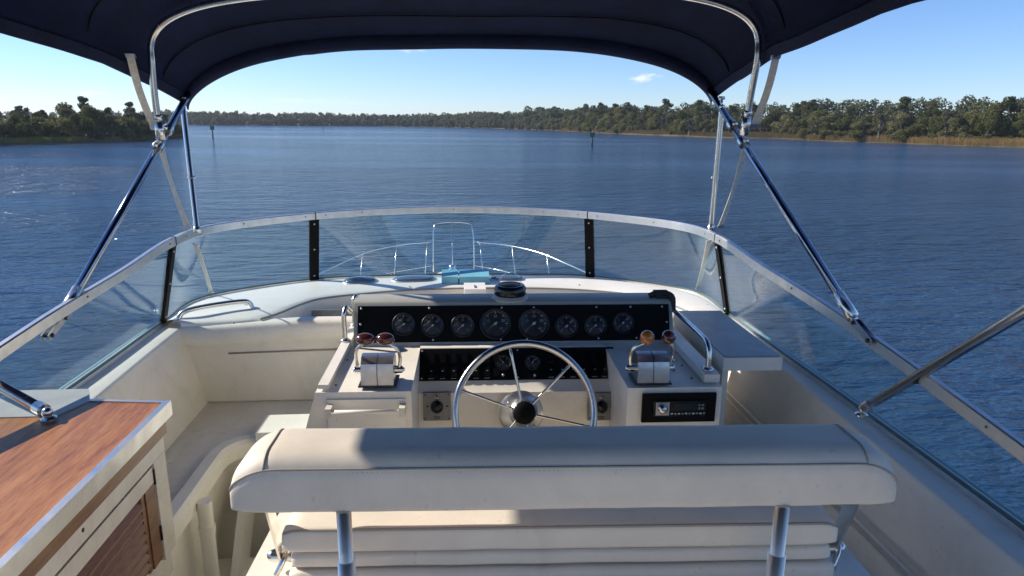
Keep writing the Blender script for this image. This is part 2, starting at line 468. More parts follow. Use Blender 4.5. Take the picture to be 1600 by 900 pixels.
SOIL = mat('bank_soil', (.13, .10, .05), .95, col2=(.04, .045, .02), var=.5, vscale=.15, coords='Object')
RSH = shore([(-500, 187.5), (-200, 189.5), (60, 192), (240, 194), (330, 195.5), (450, 196.5), (560, 197), (680, 198.5), (780, 201), (860, 204), (960, 209), (1060, 213), (1130, 215.5), (1220, 217), (1300, 221), (1400, 224), (1490, 228), (1600, 231), (1720, 236), (1900, 245)])
LSH = shore([(-300, 246), (-150, 236), (-40, 228), (40, 226), (120, 224), (190, 222), (215, 219), (255, 217), (287, 214)])
land('far_bank', RSH, [(-2, WATER-.3), (1, WATER+.25), (6, WATER+.7), (20, WATER+1.0), (900, WATER+4)], SOIL)
tipd = LSH[-1]


def lw(p):
    k = max(0, min(1, (p-tipd).length/90)); return 1+k
land('near_bank', LSH, [(-1, WATER-.3), (lambda p: .6*lw(p), WATER+.25), (lambda p: 2*lw(p), WATER+.6), (lambda p: 14*lw(p)**1.5-8, WATER+1.0), (lambda p: 20*lw(p)**1.5-8, WATER-.3)], SOIL)


# ---- foliage meshes
def leafcloud(cs, rs, n, s, flat=1.0, rng=None):
    """n quads of size s spread in the shells of blobs (centres cs, radii rs)"""
    rng = rng or np.random
    cs = np.array(cs, float); rs = np.array(rs, float)
    w = rs**2; w /= w.sum(); idx = rng.choice(len(cs), n, p=w)
    d = rng.normal(size=(n, 3)); d /= np.linalg.norm(d, axis=1)[:, None]
    rad = rs[idx]*(rng.uniform(.35, 1.08, n)**.5)
    pos = cs[idx]+d*rad[:, None]*np.array([1, 1, flat])
    nn = d*.7+rng.normal(size=(n, 3))*.6+np.array([0, 0, .35]); nn /= np.linalg.norm(nn, axis=1)[:, None]
    a = np.cross(nn, rng.normal(size=(n, 3))); a /= np.linalg.norm(a, axis=1)[:, None]; b_ = np.cross(nn, a)
    sz = s*rng.uniform(.5, 1.25, n)[:, None]
    q = np.stack([pos-a*sz-b_*sz*.6, pos+a*sz*.9-b_*sz*.5, pos+a*sz+b_*sz*.6, pos-a*sz*.8+b_*sz*.7], 1).reshape(-1, 3)
    return q


def quadmesh(name, q, m, extra=None):
    me = bpy.data.meshes.new(name); n = len(q)//4
    me.vertices.add(len(q)); me.vertices.foreach_set('co', q.astype(np.float32).ravel())
    me.loops.add(len(q)); me.loops.foreach_set('vertex_index', np.arange(len(q), dtype=np.int32))
    me.polygons.add(n); me.polygons.foreach_set('loop_start', np.arange(0, len(q), 4, dtype=np.int32))
    me.update(calc_edges=True); me.materials.append(m)
    return me


def treeproto(kind, i):
    rng = np.random.RandomState(100+i*7+len(kind)*31)
    bmt = B(); cs, rs = [], []
    if kind == 'oak':
        H = rng.uniform(7.5, 9.5); Wd = H*.52
        for k in range(10):
            a = rng.uniform(0, 6.28); r = Wd*math.sqrt(rng.uniform(0, .8)); z = H*(.22+.66*rng.uniform(0, 1)*(1-(r/Wd)**2*.6))
            cs.append((r*math.cos(a), r*math.sin(a), z)); rs.append(rng.uniform(1.2, 2.2))
        tube(bmt, [(0, 0, -.4), (.15, .1, H*.25), (-.1, .2, H*.5), (.2, 0, H*.75)], lambda t: .34*(1-t)+.05, 7)
        for c in cs[:9]: tube(bmt, [(0, .05, H*rng.uniform(.18, .4)), (c[0]*.5, c[1]*.5, c[2]*.72), c], lambda t: .14*(1-t)+.03, 5)
        q = leafcloud(cs, rs, 4200, .23, .8, rng); lm, bk = LEAF, BARK
    elif kind == 'shrub':
        H = 4.5
        for k in range(12):
            a = rng.uniform(0, 6.28); r = 2.6*math.sqrt(rng.uniform(0, 1))
            cs.append((r*math.cos(a), r*math.sin(a), rng.uniform(.4, 3.3)*(1-.25*r/2.6))); rs.append(rng.uniform(.8, 1.35))
        for k in range(4): tube(bmt, [(0, 0, -.3), (cs[k][0]*.5, cs[k][1]*.5, 1.0), cs[k]], lambda t: .09*(1-t)+.02, 5)
        q = leafcloud(cs, rs, 2200, .19, .9, rng); lm, bk = LEAF, BARK
    elif kind == 'pine':
        H = rng.uniform(10, 11.5)
        for k in range(22):
            a = rng.uniform(0, 6.28); z = rng.uniform(.48, .98); r = 2.5*min(1, (1.1-z)*2.6)*rng.uniform(.1, 1)
            cs.append((r*math.cos(a), r*math.sin(a), H*z)); rs.append(rng.uniform(.6, 1.1))
        tube(bmt, [(0, 0, -.4), (.1, 0, H*.5), (0, .1, H*.98)], lambda t: .2*(1-t)+.04, 6)
        for c in cs: tube(bmt, [(0, .0, c[2]-rng.uniform(.2, .7)), c], lambda t: .06*(1-t)+.02, 4)
        q = leafcloud(cs, rs, 2400, .19, .6, rng); lm, bk = PINEL, PALEB
    else:  # mossy, thin crown with pale limbs
        H = rng.uniform(7.5, 9)
        for k in range(18):
            a = rng.uniform(0, 6.28); z = rng.uniform(.4, .98); r = 2.3*rng.uniform(.2, 1)*(1.15-z*.5)
            cs.append((r*math.cos(a), r*math.sin(a), H*z)); rs.append(rng.uniform(.5, .85))
        tube(bmt, [(0, 0, -.4), (.25, 0, H*.35), (-.1, .1, H*.7), (.1, 0, H*.95)], lambda t: .22*(1-t)+.04, 6)
        for c in cs: tube(bmt, [(0, .0, c[2]*.6), (c[0]*.4, c[1]*.4, c[2]*.85), c], lambda t: .08*(1-t)+.02, 4)
        q = leafcloud(cs, rs, 1700, .18, .9, rng); lm, bk = MOSS, PALEB
    return bmt, quadmesh('crown', q, lm), bk


TREES = {}
NAMES = {'oak': 'live_oak', 'pine': 'pine_tree', 'moss': 'mossy_tree', 'shrub': 'shore_shrub'}
LOOK = {'oak': 'rounded dark oak', 'pine': 'tall tufted pine', 'moss': 'thin greyish tree', 'shrub': 'low green shrub'}
CATS = {'oak': 'tree', 'pine': 'tree', 'moss': 'tree', 'shrub': 'shrub'}
ROWN = ['at the waterline', 'behind the marsh', 'in mid wood', 'at the wood back']
SEC = {'near': [(95, 'at the far left of the left point'), (200, 'on the middle of the left point'), (9999, 'at the tip of the left point')],
       'right': [(960, 'where the right bank meets the far shore'), (1115, 'on the bank left of the right canopy poles'), (1200, 'on the bank between the right canopy poles'), (1330, 'on the bank just right of the canopy poles'), (1470, 'on the open right bank'), (9999, 'on the bank at the right photo edge')]}


def px_of(p):
    w = Vector(p)-CAM; return 800+F*w.dot(RT)/w.dot(fw)


def tree(kind, v, where, loc, sc, row=0):
    key = (kind, v); px = px_of(loc)
    lab = LOOK[kind]+' '+ROWN[row]+' '+[t_ for e, t_ in SEC[where] if px < e][0]
    grp = lab.replace(' shrub', ' shrubs')
    if key not in TREES:
        bmt, crown_, bk = treeproto(kind, v)
        r = thing(NAMES[kind], lab, CATS[kind], (0, 0, 0), grp)
        fixn(bmt); obj('trunk', bmt, bk, r, M=Matrix.Identity(4))
        c = bpy.data.objects.new('crown', crown_); COL.objects.link(c); put(c, Matrix.Identity(4), r)
        TREES[key] = r
        r.location = loc; r.rotation_euler = (0, 0, random.uniform(0, 6.28)); r.scale = (sc, sc, sc*random.uniform(.92, 1.1))
    else:
        dup(TREES[key], loc, random.uniform(0, 6.28), (sc, sc, sc*random.uniform(.92, 1.1)), label=lab, group=grp)


rr = random.Random(5)


def along(path, s):
    """point at arclength s"""
    for a_, b_ in zip(path[:-1], path[1:]):
        l = (b_-a_).length
        if s <= l: return a_+(b_-a_)*(s/l)
        s -= l
    return path[-1]


def plen(path): return sum((b_-a_).length for a_, b_ in zip(path[:-1], path[1:]))


# left point
pathL = cat(LSH, 8); LL = plen(pathL)
for row, (off, kinds, step, s0) in enumerate([(2.5, 'shrub', 4.0, .85), (6, 'oak oak moss shrub', 4.5, .95), (12, 'oak oak shrub moss', 4.5, 1.1), (20, 'oak oak oak pine shrub', 5, 1.15)]):
    s = 2.0
    while s < LL-2:
        p = along(pathL, s); d = Vector((p.x, p.y, 0)).normalized(); k = lw(p)
        dt = (p-tipd).length
        if off < 4 or dt > off*1.7:
            kd = rr.choice(kinds.split()); z = WATER+.7
            q = d*(off*(1 if off < 4 else .75*k/2+.25)+rr.uniform(-1.5, 1.5))
            sc = s0*rr.uniform(.66, 1.0)*(.68 if dt < 25 else .78)
            if not (off < 4 and rr.random() < .45): tree(kd, rr.randrange(3), 'near', (p.x+q.x, p.y+q.y, z), sc, row)
        s += step*rr.uniform(.7, 1.3)
# right bank (nearer stretch): individual trees
pathR = [p for p in cat(RSH, 8)]
i0 = min(range(len(pathR)), key=lambda i: (pathR[i]-RSH[9]).length)
pathN = pathR[i0:]; LN = plen(pathN)
nt = 0
for row, (off, kinds, s0) in enumerate([(2.5, 'shrub shrub shrub moss', .9), (8, 'oak moss shrub oak', .92), (17, 'oak oak moss oak', 1.12), (26, 'oak pine oak pine', 1.25)]):
    s = 1.0
    while s < LN-1:
        p = along(pathN, s); d = Vector((p.x, p.y, 0)).normalized(); dist = p.length
        kd = rr.choice(kinds.split())
        marsh = noise.noise(Vector((s*.022, 3.3, 0)))*22
        q = d*(off+max(0, marsh)+rr.uniform(-2, 2))
        sc = s0*rr.uniform(.66, 1.05)*(1.0 if dist < 300 else 1.12)*(1.18 if kd == 'pine' else 1)*.92
        if row < 3 or kd != 'shrub': tree(kd, rr.randrange(3), 'right', (p.x+q.x, p.y+q.y, WATER+1.0), sc, row); nt += 1
        s += (5.4+.5*row)*rr.uniform(.7, 1.3)
print('right bank trees', nt)
# far wood: one mass
pathF = pathR[:i0+2]; LF = plen(pathF); qs = []
rng = np.random.RandomState(3)
for row in range(5):
    s = 0
    while s < LF:
        p = along(pathF, s); d = Vector((p.x, p.y, 0)).normalized()
        q = p+d*(2+row*9+rr.uniform(-3, 3)); H = rr.uniform(11, 14)*(1+.06*row)*(1+.22*noise.noise(Vector((s*.012, row*.2, 0))))*(.62 if row == 0 else 1)
        H *= .86 if p.length < 500 else .74
        w = H*.33; k = 9
        cs = [(q.x+rng.uniform(-w, w), q.y+rng.uniform(-w, w), WATER+1+H*rng.uniform(.08, .92)) for _ in range(k)]
        qs.append(leafcloud(cs, [rng.uniform(1.2, 2.4) for _ in range(k)], 330, .62, .85, rng)); s += rr.uniform(4.5, 8) if p.length < 800 else 14
for row in range(3):
    s = 0
    while s < LN:
        p = along(pathN, s); d = Vector((p.x, p.y, 0)).normalized(); q = p+d*(36+row*10+rr.uniform(-3, 3)); H = rr.uniform(11, 13.5); w = H*.33
        cs = [(q.x+rng.uniform(-w, w), q.y+rng.uniform(-w, w), WATER+1+H*rng.uniform(.12, .92)) for _ in range(10)]
        qs.append(leafcloud(cs, [rng.uniform(1.3, 2.4) for _ in range(10)], 800, .34, .85, rng)); s += rr.uniform(4, 7)
s = 0
qL = []
while s < LL-8:
    p = along(pathL, s); d = Vector((p.x, p.y, 0)).normalized(); k = lw(p); dt = (p-tipd).length
    for o_ in (7, 13):
        if dt > o_*1.3:
            q = p+d*(o_*(.75*k/2+.25)+rr.uniform(-1, 1)); H = 4.6*min(1, .5+dt/60)
            cs = [(q.x+rng.uniform(-2, 2), q.y+rng.uniform(-2, 2), WATER+.8+H*rng.uniform(.05, .8)) for _ in range(7)]
            qL.append(leafcloud(cs, [rng.uniform(.9, 1.4) for _ in range(7)], 420, .22, .9, rng))
    s += 2.6
o = bpy.data.objects.new('undergrowth', quadmesh('undergrowth', np.concatenate(qL), LEAF)); COL.objects.link(o); props(o, 'dense low green undergrowth beneath the trees of the left point', 'undergrowth', None, 'stuff')
me = quadmesh('distant_wood', np.concatenate(qs), FARL)
o = bpy.data.objects.new('distant_wood', me); COL.objects.link(o); props(o, 'far off dark green wood lining the opposite shore of the river', 'woods', None, 'stuff')


# marsh grass blades
def reeds(name, path, o0, o1, n, h, m, label, gate=None):
    Lp = plen(path); cum = [0]
    for a_, b_ in zip(path[:-1], path[1:]): cum.append(cum[-1]+(b_-a_).length)
    rg = np.random.RandomState(11); ss = rg.uniform(0, Lp, n)
    xs = np.interp(ss, cum, [p.x for p in path]); ys = np.interp(ss, cum, [p.y for p in path])
    if gate is not None:
        kp = np.array([gate(s) for s in ss]) > rg.uniform(0, 1, n); xs, ys, ss = xs[kp], ys[kp], ss[kp]
    n = len(xs); ln = np.hypot(xs, ys); dx, dy = xs/ln, ys/ln
    off = rg.uniform(o0, o1, n); bx, by = xs+dx*off, ys+dy*off; z = WATER+.2+np.clip(off, 0, 8)*.09
    hh = h*rg.uniform(.5, 1.1, n); ww = rg.uniform(.05, .14, n); lx, ly = rg.normal(size=n)*.25, rg.normal(size=n)*.25
    sx, sy = -dy*ww, dx*ww
    q = np.stack([np.stack([bx-sx, by-sy, z-.2], 1), np.stack([bx+sx, by+sy, z-.2], 1), np.stack([bx+lx+sx*.3, by+ly+sy*.3, z+hh], 1), np.stack([bx+lx-sx*.5, by+ly-sy*.5, z+hh], 1)], 1).reshape(-1, 3)
    o = bpy.data.objects.new(name, quadmesh(name, q, m)); COL.objects.link(o); props(o, label, 'grass', None, 'stuff')


reeds('marsh_grass', pathR[i0-6:], 1.0, 11, 60000, 1.5, REED, 'tan marsh grass in strips along the right bank', lambda s: 1 if noise.noise(Vector((s*.022, 3.3, 0))) > -.12 else .12)
reeds('marsh_grass', pathL, .5, 4.0, 9000, .9, REEDG, 'yellow green marsh grass fringing the left point', lambda s: 1 if noise.noise(Vector((s*.05, 8.3, 0))) > -.1 else .2)


# channel markers
def marker(px, py, label, h, board=True, green=True):
    p = P(px, py, z=WATER)
    t = thing('channel_marker', label, 'channel marker', (p.x, p.y, WATER))
    bm = B(); cyl(bm, (p.x, p.y, WATER-.5), (p.x, p.y, WATER+h*.92), .19, .16, 8)
    obj('pile', bm, PILE, t)
    d = Vector((-p.x, -p.y, 0)).normalized(); s = Vector((0, 0, 1)).cross(d)
    bm = B(); c = Vector((p.x, p.y, WATER+h*.8))+d*.22
    box(bm, -.5, .5, -.03, .03, -.5, .5, .01); bm.transform(frame(c, s, d.cross(s)*-1 if False else Vector((0, 0, 1)).cross(s))); fixn(bm)
    obj('daymark', bm, GREEND, t)
    bm = B(); lathe(bm, [(.2, 0), (.2, .1), (.11, .14), (.11, .38), (.05, .45)], 10)
    obj('lantern', bm, GREYP, t, M=Matrix.Translation((p.x, p.y, WATER+h*.92)))


marker(333, 217, 'green daymark on a pile off the wooded point at left', 3.6)
marker(925, 230, 'nearest green channel marker on its pile, right of centre', 3.2)
marker(505, 203, 'smallest farthest channel marker pile below the far shore', 4.0)

# ================================================================= YACHT shell
yacht = thing('motor_yacht', 'white motor yacht flybridge with cream coaming, floor and foredeck', 'boat', (0, 2, .05))
half_b = [(1.47, -.6, .34), (1.455, .3, .36), (1.43, 1.42, .40), (1.405, 2.2, .43), (1.385, 2.78, .448), (1.38, 3.23, .456), (1.345, 3.72, .458), (.85, 4.10, .46), (.42, 4.17, .46), (0, 4.19, .46)]
half_t = [(1.47, -.6, .38), (1.43, .3, .44), (1.395, 1.42, .62), (1.35, 2.2, .74), (1.32, 2.78, .80), (1.29, 3.23, .855), (1.20, 3.62, .862), (.80, 4.02, .865), (.40, 4.21, .868), (0, 4.27, .87)]


def full(h): return [(-x, y, z) for x, y, z in h]+[(x, y, z) for x, y, z in reversed(h[:-1])]


NS = 8
BOT = cat(full(half_b), NS); TOP = cat(full(half_t), NS)
NP = len(BOT)
INL, INR = -1.285, 1.335
# floor with stairwell opening
FZ = .05
bm = B()
hx0, hx1, hy0, hy1 = -.985, -.5, .9, 2.78
box(bm, -1.34, hx0, -1.95, 3.25, FZ-.06, FZ); box(bm, hx0, hx1, hy1, 3.25, FZ-.06, FZ); box(bm, hx1, 1.38, -1.95, 3.25, FZ-.06, FZ); box(bm, hx0, hx1, -1.95, hy0, FZ-.06, FZ)
arc = [(hx0, hy1)]+[(hx0+.17-.17*math.cos(a_), hy1-.17+.17*math.sin(a_)) for a_ in [i*math.pi/16 for i in range(9)]]
poly_ext(bm, arc, FZ-.06, FZ)
obj('cockpit_floor', fixn(bm), FLOORM, yacht)
# stairwell lining
bm = B()
box(bm, hx0-.03, hx0, hy0, hy1, -1.6, FZ-.062); box(bm, hx1, hx1+.03, hy0, hy1, -1.6, FZ-.062); box(bm, hx0-.03, hx1+.03, hy1, hy1+.03, -1.6, FZ-.062); box(bm, hx0-.03, hx1+.03, hy0, hy1, -1.63, -1.6)
obj('stairwell', fixn(bm), GEL, yacht)
for k, (yy, zz) in enumerate([(2.42, -.35), (2.2, -.62), (1.98, -.9), (1.76, -1.18)]):
    bm = B(); box(bm, hx0+.003, hx1-.003, yy-.11, yy+.13, zz-.03, zz, .008); obj('stair_tread', fixn(bm), GELW, yacht)
bm = B(); 
for xx in (hx0+.10,):
    v = loft(bm, [[(xx+e, 2.77, -.08), (xx+e, 2.6, -.08), (xx+e, 1.5, -1.5), (xx+e, 1.67, -1.5)] for e in (0, .03)])
obj('stair_stringer', fixn(bm), GELW, yacht)
# rim moulding
rim = [Vector((hx0-.005, .9, FZ))]+[Vector((hx0-.005, 1.6, FZ))]+[Vector((x, y, FZ)) for x, y in arc[1:]]+[Vector((hx1, hy1, FZ))]
prof = [(-.045, -.03), (-.045, .028), (-.03, .042), (.012, .042), (.024, .03), (.024, -.04), (.04, -.05), (.04, -.075), (.0, -.075)]
bm = B(); sweep(bm, rim, [(-a_, c) for a_, c in prof]); obj('stairwell_rim', fixn(bm), GEL, yacht)
bm = B(); box(bm, -.84, -.62, 2.72, 2.90, FZ+.002, FZ+.075, .02, 3); obj('hinge_cover', fixn(bm), GELW, yacht)
pp = P(318, 775, z=FZ+.02)
bm = B(); cyl(bm, (pp.x, pp.y, -1.6), (pp.x, pp.y, FZ+.0), .026, n=16); cyl(bm, (pp.x, pp.y, FZ-.13), (pp.x, pp.y, FZ-.10), .030, n=16)

obj('handrail_post', fixn(bm), GEL, yacht)


# side walls, with cap out to the glass and outer shell
def side(sgn, inx, name):
    bm = B(); rings = []
    for yv in np.linspace(-1.95, 3.232, 30):
        bx = np.interp(yv, [q.y for q in (BOT[:46] if sgn < 0 else list(reversed(BOT))[:46])], [abs(q.x) for q in (BOT[:46] if sgn < 0 else list(reversed(BOT))[:46])])
        bz = np.interp(yv, [q.y for q in (BOT[:46] if sgn < 0 else list(reversed(BOT))[:46])], [q.z for q in (BOT[:46] if sgn < 0 else list(reversed(BOT))[:46])])
        xi = abs(inx); zb = FZ-.02
        pr = [(xi-.075, zb), (xi-.07, FZ+.02), (xi-.003, bz-.022), (xi, bz-.014), (xi+.004, bz-.010), (xi+.012, bz-.008), (bx, bz-.008), (bx+.05, bz-.012), (bx+.07, bz-.05), (bx+.18, -.6), (bx+.3, -.62), (bx+.3, -.7)]
        rings.append([(sgn*x, yv, z) for x, z in pr])
    loft(bm, rings, closed=False, caps=False)
    return obj(name, fixn(bm), GEL, yacht)


side(-1, INL, 'side_wall'); side(1, INR, 'side_wall')
tq = mat('green_edge_reflection', (.22, .38, .38), .25)  # added green tubes stand in for a reflected teal edge line
for sg in (-1, 1):
    bm = B(); pa = [Vector((sg*x, y, z)) for x, y, z in cat([(x+.075, y, z-.035) for x, y, z in half_b[:6]], 6)]
    tube(bm, pa, .016, 10); obj('edge_reflection', bm, tq, yacht)
bm = B(); box(bm, -1.30, 1.34, -1.95, -1.80, FZ+.001, .88, .03, 3); box(bm, -1.22, 1.26, -1.80, -1.30, FZ+.001, .42, .03, 3); obj('unseen_aft_coaming', fixn(bm), GEL, yacht)  # unseen aft coaming and bench, added for warm bounce and reflections
# small grooves moulded at foot of the right wall
bm = B(); 
for dz in (0, .035): tube(bm, [(1.262, -.2, FZ+.10+dz), (1.262, 3.0, FZ+.10+dz)], .006, 8)
obj('wall_moulding', bm, GEL, yacht)
# forward bulkhead (faces the cockpit) with rounded lip
LZ = .462
inner = [(-1.285, 3.20), (-1.15, 3.205), (-1.0, 3.215), (-.92, 3.235), (-.86, 3.33), (-.80, 3.50), (-.70, 3.66), (-.42, 3.79), (-.1, 3.85), (.2, 3.86), (.55, 3.83), (.85, 3.74), (1.05, 3.58), (1.15, 3.38), (1.20, 3.24), (1.335, 3.20)]
bm = B()
prf = [(3.26, FZ-.02), (3.228, FZ+.01), (3.205, .28), (3.2, .34), (3.188, .352), (3.176, .37), (3.174, .41), (3.182, .438), (3.195, .449), (3.21, .452), (3.255, .452), (3.262, .444), (3.264, .40)]
lift = lambda x: .024*max(0, min(1, (x+1.22)/.5))*max(0, min(1, (1.3-x)/.3))
rings = [[(x, y, z+(lift(x) if z > .345 and (y, z) != (3.264, .40) else 0)) for y, z in prf] for x in np.linspace(-1.30, 1.35, 28)]
loft(bm, rings, closed=False, caps=False); obj('bulkhead', fixn(bm), GEL, yacht)
bm = B(); box(bm, -1.3, 1.35, 3.24, 3.95, .37, .395); obj('inner_shelf', fixn(bm), GEL, yacht)
bm = B(); tube(bm, [(-1.08, 3.199, .315), (-.5, 3.197, .327)], .0045, 6); obj('bulkhead_groove', bm, PIPING, yacht)
# ledge from inner edge to glass
ic = cat([(x, y, LZ) for x, y in inner], 6)


def resamp(path, n):
    L_ = [0]
    for a_, b_ in zip(path[:-1], path[1:]): L_.append(L_[-1]+(b_-a_).length)
    out = []
    for s in np.linspace(0, L_[-1], n): out.append(Vector([float(np.interp(s, L_, [p[i] for p in path])) for i in range(3)]))
    return out


kf = [i for i, q in enumerate(BOT) if q.y > 3.19]
gl_path = BOT[kf[0]:kf[-1]+1]
# match by direction from a centre behind so that strips run radially
n = 64; A_ = resamp(ic, n); Bp = []
cen = Vector((0, 2.4, LZ))
ga = [math.atan2(q.x-cen.x, q.y-cen.y) for q in gl_path]
for q in A_:
    an = math.atan2(q.x-cen.x, q.y-cen.y); an = max(ga[0], min(ga[-1], an))
    Bp.append(Vector([float(np.interp(an, ga, [g[i] for g in gl_path])) for i in range(3)]))
rings = []
A_ = [Vector((q.x, q.y, q.z+lift(q.x)*max(0, min(1, (3.75-q.y)/.5)))) for q in A_]
lo = [Vector((q.x, q.y, .392)) for q in A_]
rings.append(lo)
rings.append([Vector((q.x, q.y, q.z-.008)) for q in A_])
rings.append([q+(bq-q)*.03+Vector((0, 0, .002)) for q, bq in zip(A_, Bp)])
for k in (.1, .3, .5, .7, .9, 1.0): rings.append([Vector((q.x+(bq.x-q.x)*k, q.y+(bq.y-q.y)*k, q.z*(1-k)+LZ*k+.004+.012*math.sin(math.pi*k)-(.008 if k == 1 else 0)-.004*k)) for q, bq in zip(A_, Bp)])
for dr, z in ((.05, .445), (.07, .40), (.30, -.45), (.6, -.5)):
    rings.append([Vector((bq.x, bq.y, 0))+(Vector((bq.x, bq.y, 0))-Vector((0, 2.4, 0))).normalized()*dr+Vector((0, 0, z)) for bq in Bp])
bm = B(); loft(bm, rings, closed=False, caps=False); obj('forward_ledge', fixn(bm), GELW, yacht, ang=50)
bm = B(); tube(bm, [q+Vector((0, 0, -.001)) for q in A_ if -.93 < q.x < 1.2], .0055, 8); obj('edge_trim', bm, mat('grey_trim', (.25, .25, .24), .4), yacht)
# raised hump behind the dash, small latch cover, corner seams
bm = B(); rg = []
for s, z in ((1.0, .39), (.985, .447), (.95, .458), (.8, .468), (.4, .475), (.1, .478)):
    rg.append([(.22+.60*s*math.copysign(abs(math.cos(a_))**.6, math.cos(a_)), 3.30+.40*s*math.copysign(abs(math.sin(a_))**.6, math.sin(a_)), z) for a_ in [2*math.pi*k/40 for k in range(40)]])
loft(bm, rg); obj('raised_panel', fixn(bm), GELW, yacht)
bm = B(); c = P(742, 456, z=.47); box(bm, c.x-.06, c.x+.06, c.y-.06, c.y+.10, .455, .50, .012); obj('locker_cover', fixn(bm), GELW, yacht)
bm = B(); box(bm, c.x-.004, c.x+.004, c.y-.03, c.y+.02, .50, .506); obj('latch', fixn(bm), GREYP, yacht)
bm = B(); box(bm, -.74, -.50, 3.48, 3.50, .396, .446, .004); obj('vent_plate', fixn(bm), GREYP, yacht)
for pl in ([P(425, 500, z=.46), P(428, 488, z=.467), P(455, 470, z=.472), P(468, 466, z=.474)], ):
    bm = B(); tube(bm, pl, .003, 6, 4); obj('moulding_seam', bm, PIPING, yacht)
bm = B()
for (a_, c_) in ((447, 468), (468, 467), (433, 486), (905, 445), (1012, 451), (640, 448), (365, 505), (1070, 470), (1105, 476), (1080, 497)):
    q = P(a_, c_, z=LZ+.012); ball(bm, q, .006, (1, 1, .5), 8)
obj('deck_screws', bm, GREYP, yacht, kind='stuff')
# foredeck and topsides
deck = []
for yv, xw in ((2.5, 1.85), (4.5, 1.95), (6.0, 1.85), (7.2, 1.58), (8.1, 1.15), (8.8, .62), (9.15, .22), (9.25, 0)): deck.append((xw, yv))
bm = B(); ring_d = [(-x, y) for x, y in deck]+[(x, y) for x, y in reversed(deck[:-1])]
ring_d = [Vector((x, y, 0)) for x, y in ring_d]; ring_d = cat(ring_d, 4)
zs = lambda y: -.70
top = [Vector((q.x, q.y, zs(q.y))) for q in ring_d]
loft(bm, [[Vector((0, q.y, zs(q.y)+.05)) for q in top], [q*1 for q in [Vector((t_.x*.6, t_.y, t_.z+.035)) for t_ in top]], top, [Vector((q.x*1.0+0, q.y, q.z-.05)) for q in top], [Vector((q.x*.96, q.y-.25*max(0, (q.y-6)/3), q.z-.7)) for q in top], [Vector((q.x*.8, q.y-.9*max(0, (q.y-5)/4), WATER-.3)) for q in top]], closed=False, caps=False)
obj('foredeck', fixn(bm), GELW, yacht, ang=60)
bm = B(); 
aft = [(-1.86, 2.5), (-1.9, -6), (1.9, -6), (1.86, 2.5)]
loft(bm, [[(x, y, -.63) for x, y in aft], [(x*.93, y, -2.2) for x, y in aft], [(x*.8, y, WATER-.3) for x, y in aft]], closed=True, caps=False)
box(bm, -1.86, 1.86, -6, 2.52, -.68, -.625)
obj('topsides', fixn(bm), GELW, yacht)

# ================================================================= windscreen
ws = thing('windscreen', 'curved low windscreen of tinted glass with an aluminium top rail', 'windscreen', (0, 4.19, .46))
ci = 5*NS; fi = 7*NS   # corner and front post sample indices
marks = [0, ci, fi, NP-1-fi, NP-1-ci, NP-1]
for a_, c_ in zip(marks[:-1], marks[1:]):
    bm = B(); rg = []
    for i in range(a_, c_+1):
        b0, t0 = BOT[i], TOP[i]; tn = (BOT[min(i+1, NP-1)]-BOT[max(i-1, 0)]).normalized(); nn = tn.cross(t0-b0).normalized()*.0025
        rg.append([b0+nn, t0+nn, t0-nn, b0-nn])
    loft(bm, rg); obj('glass_pane', fixn(bm), GLASS, ws, ang=60)
# green polished lower edge channel
bm = B(); sweep(bm, [q+Vector((0, 0, .0)) for q in BOT], [(-.010, -.012), (.010, -.012), (.009, .010), (-.009, .010)]); obj('base_channel', fixn(bm), ALU, ws)
bm = B(); sweep(bm, [q+Vector((0, 0, .010)) for q in BOT], [(-.0035, -.002), (.0035, -.002), (.003, .008), (-.003, .008)]); obj('base_seal', fixn(bm), mat('seal', (.10, .14, .13), .3), ws)
rp = [(-.010, -.022), (.010, -.022), (.0125, -.0195), (.0125, .0155), (.008, .0195), (-.008, .0195), (-.0125, .0155), (-.0125, -.0195)]
for a_, c_ in zip(marks[:-1], marks[1:]):
    bm = B(); seg = TOP[a_:c_+1]
    sweep(bm, [seg[0]+(seg[1]-seg[0]).normalized()*.002]+seg[1:-1]+[seg[-1]-(seg[-1]-seg[-2]).normalized()*.002], rp); obj('top_rail', fixn(bm), ALU, ws, ang=20)
# screws along the rail, joint sleeves
bms = B()
for i in list(range(6, NP-4, 11))+[ci-1, ci+2, fi-1, fi+1, NP-1-ci+1, NP-1-ci-2, NP-1-fi-1, NP-1-fi+1]:
    t_ = (TOP[i+1]-TOP[i-1]).normalized(); s_ = t_.cross(Vector((0, 0, 1))).normalized()
    for sg in (-1, 1): ball(bms, TOP[i]+s_*.0128*sg, .0042, n=8)
obj('rail_screws', bms, GREYP, ws, kind='stuff')
for i, w in ((ci, .020), (fi, .027), (NP-1-fi, .027), (NP-1-ci, .020)):
    tn = (BOT[i+1]-BOT[i-1]).normalized(); up = (TOP[i]-BOT[i]); N_ = tn.cross(up).normalized()
    ctr = (TOP[i]+BOT[i])/2; hl = up.length/2-.008
    fr = frame(ctr, tn, up)
    bm = B(); box(bm, -w, w, -hl, hl-.012, .004, .010, .002); box(bm, -w, w, -hl, hl-.012, -.010, -.004, .002); p_ = obj('post', fixn(bm), BLACKP, ws, M=fr)
    bm = B()
    for yy in (-hl+.03, hl-.04, 0):
        for zz in (.0105, -.0105): ball(bm, (0, yy, zz), .0055, (1, 1, .5), 8)
    obj('bolts', bm, CAST, p_, M=fr)
    bm = B(); sweep(bm, [TOP[i]-tn*.003, TOP[i]+tn*.003], [(a_*1.08, c_*1.08) for a_, c_ in rp]); obj('rail_joint', fixn(bm), BEZEL, ws)

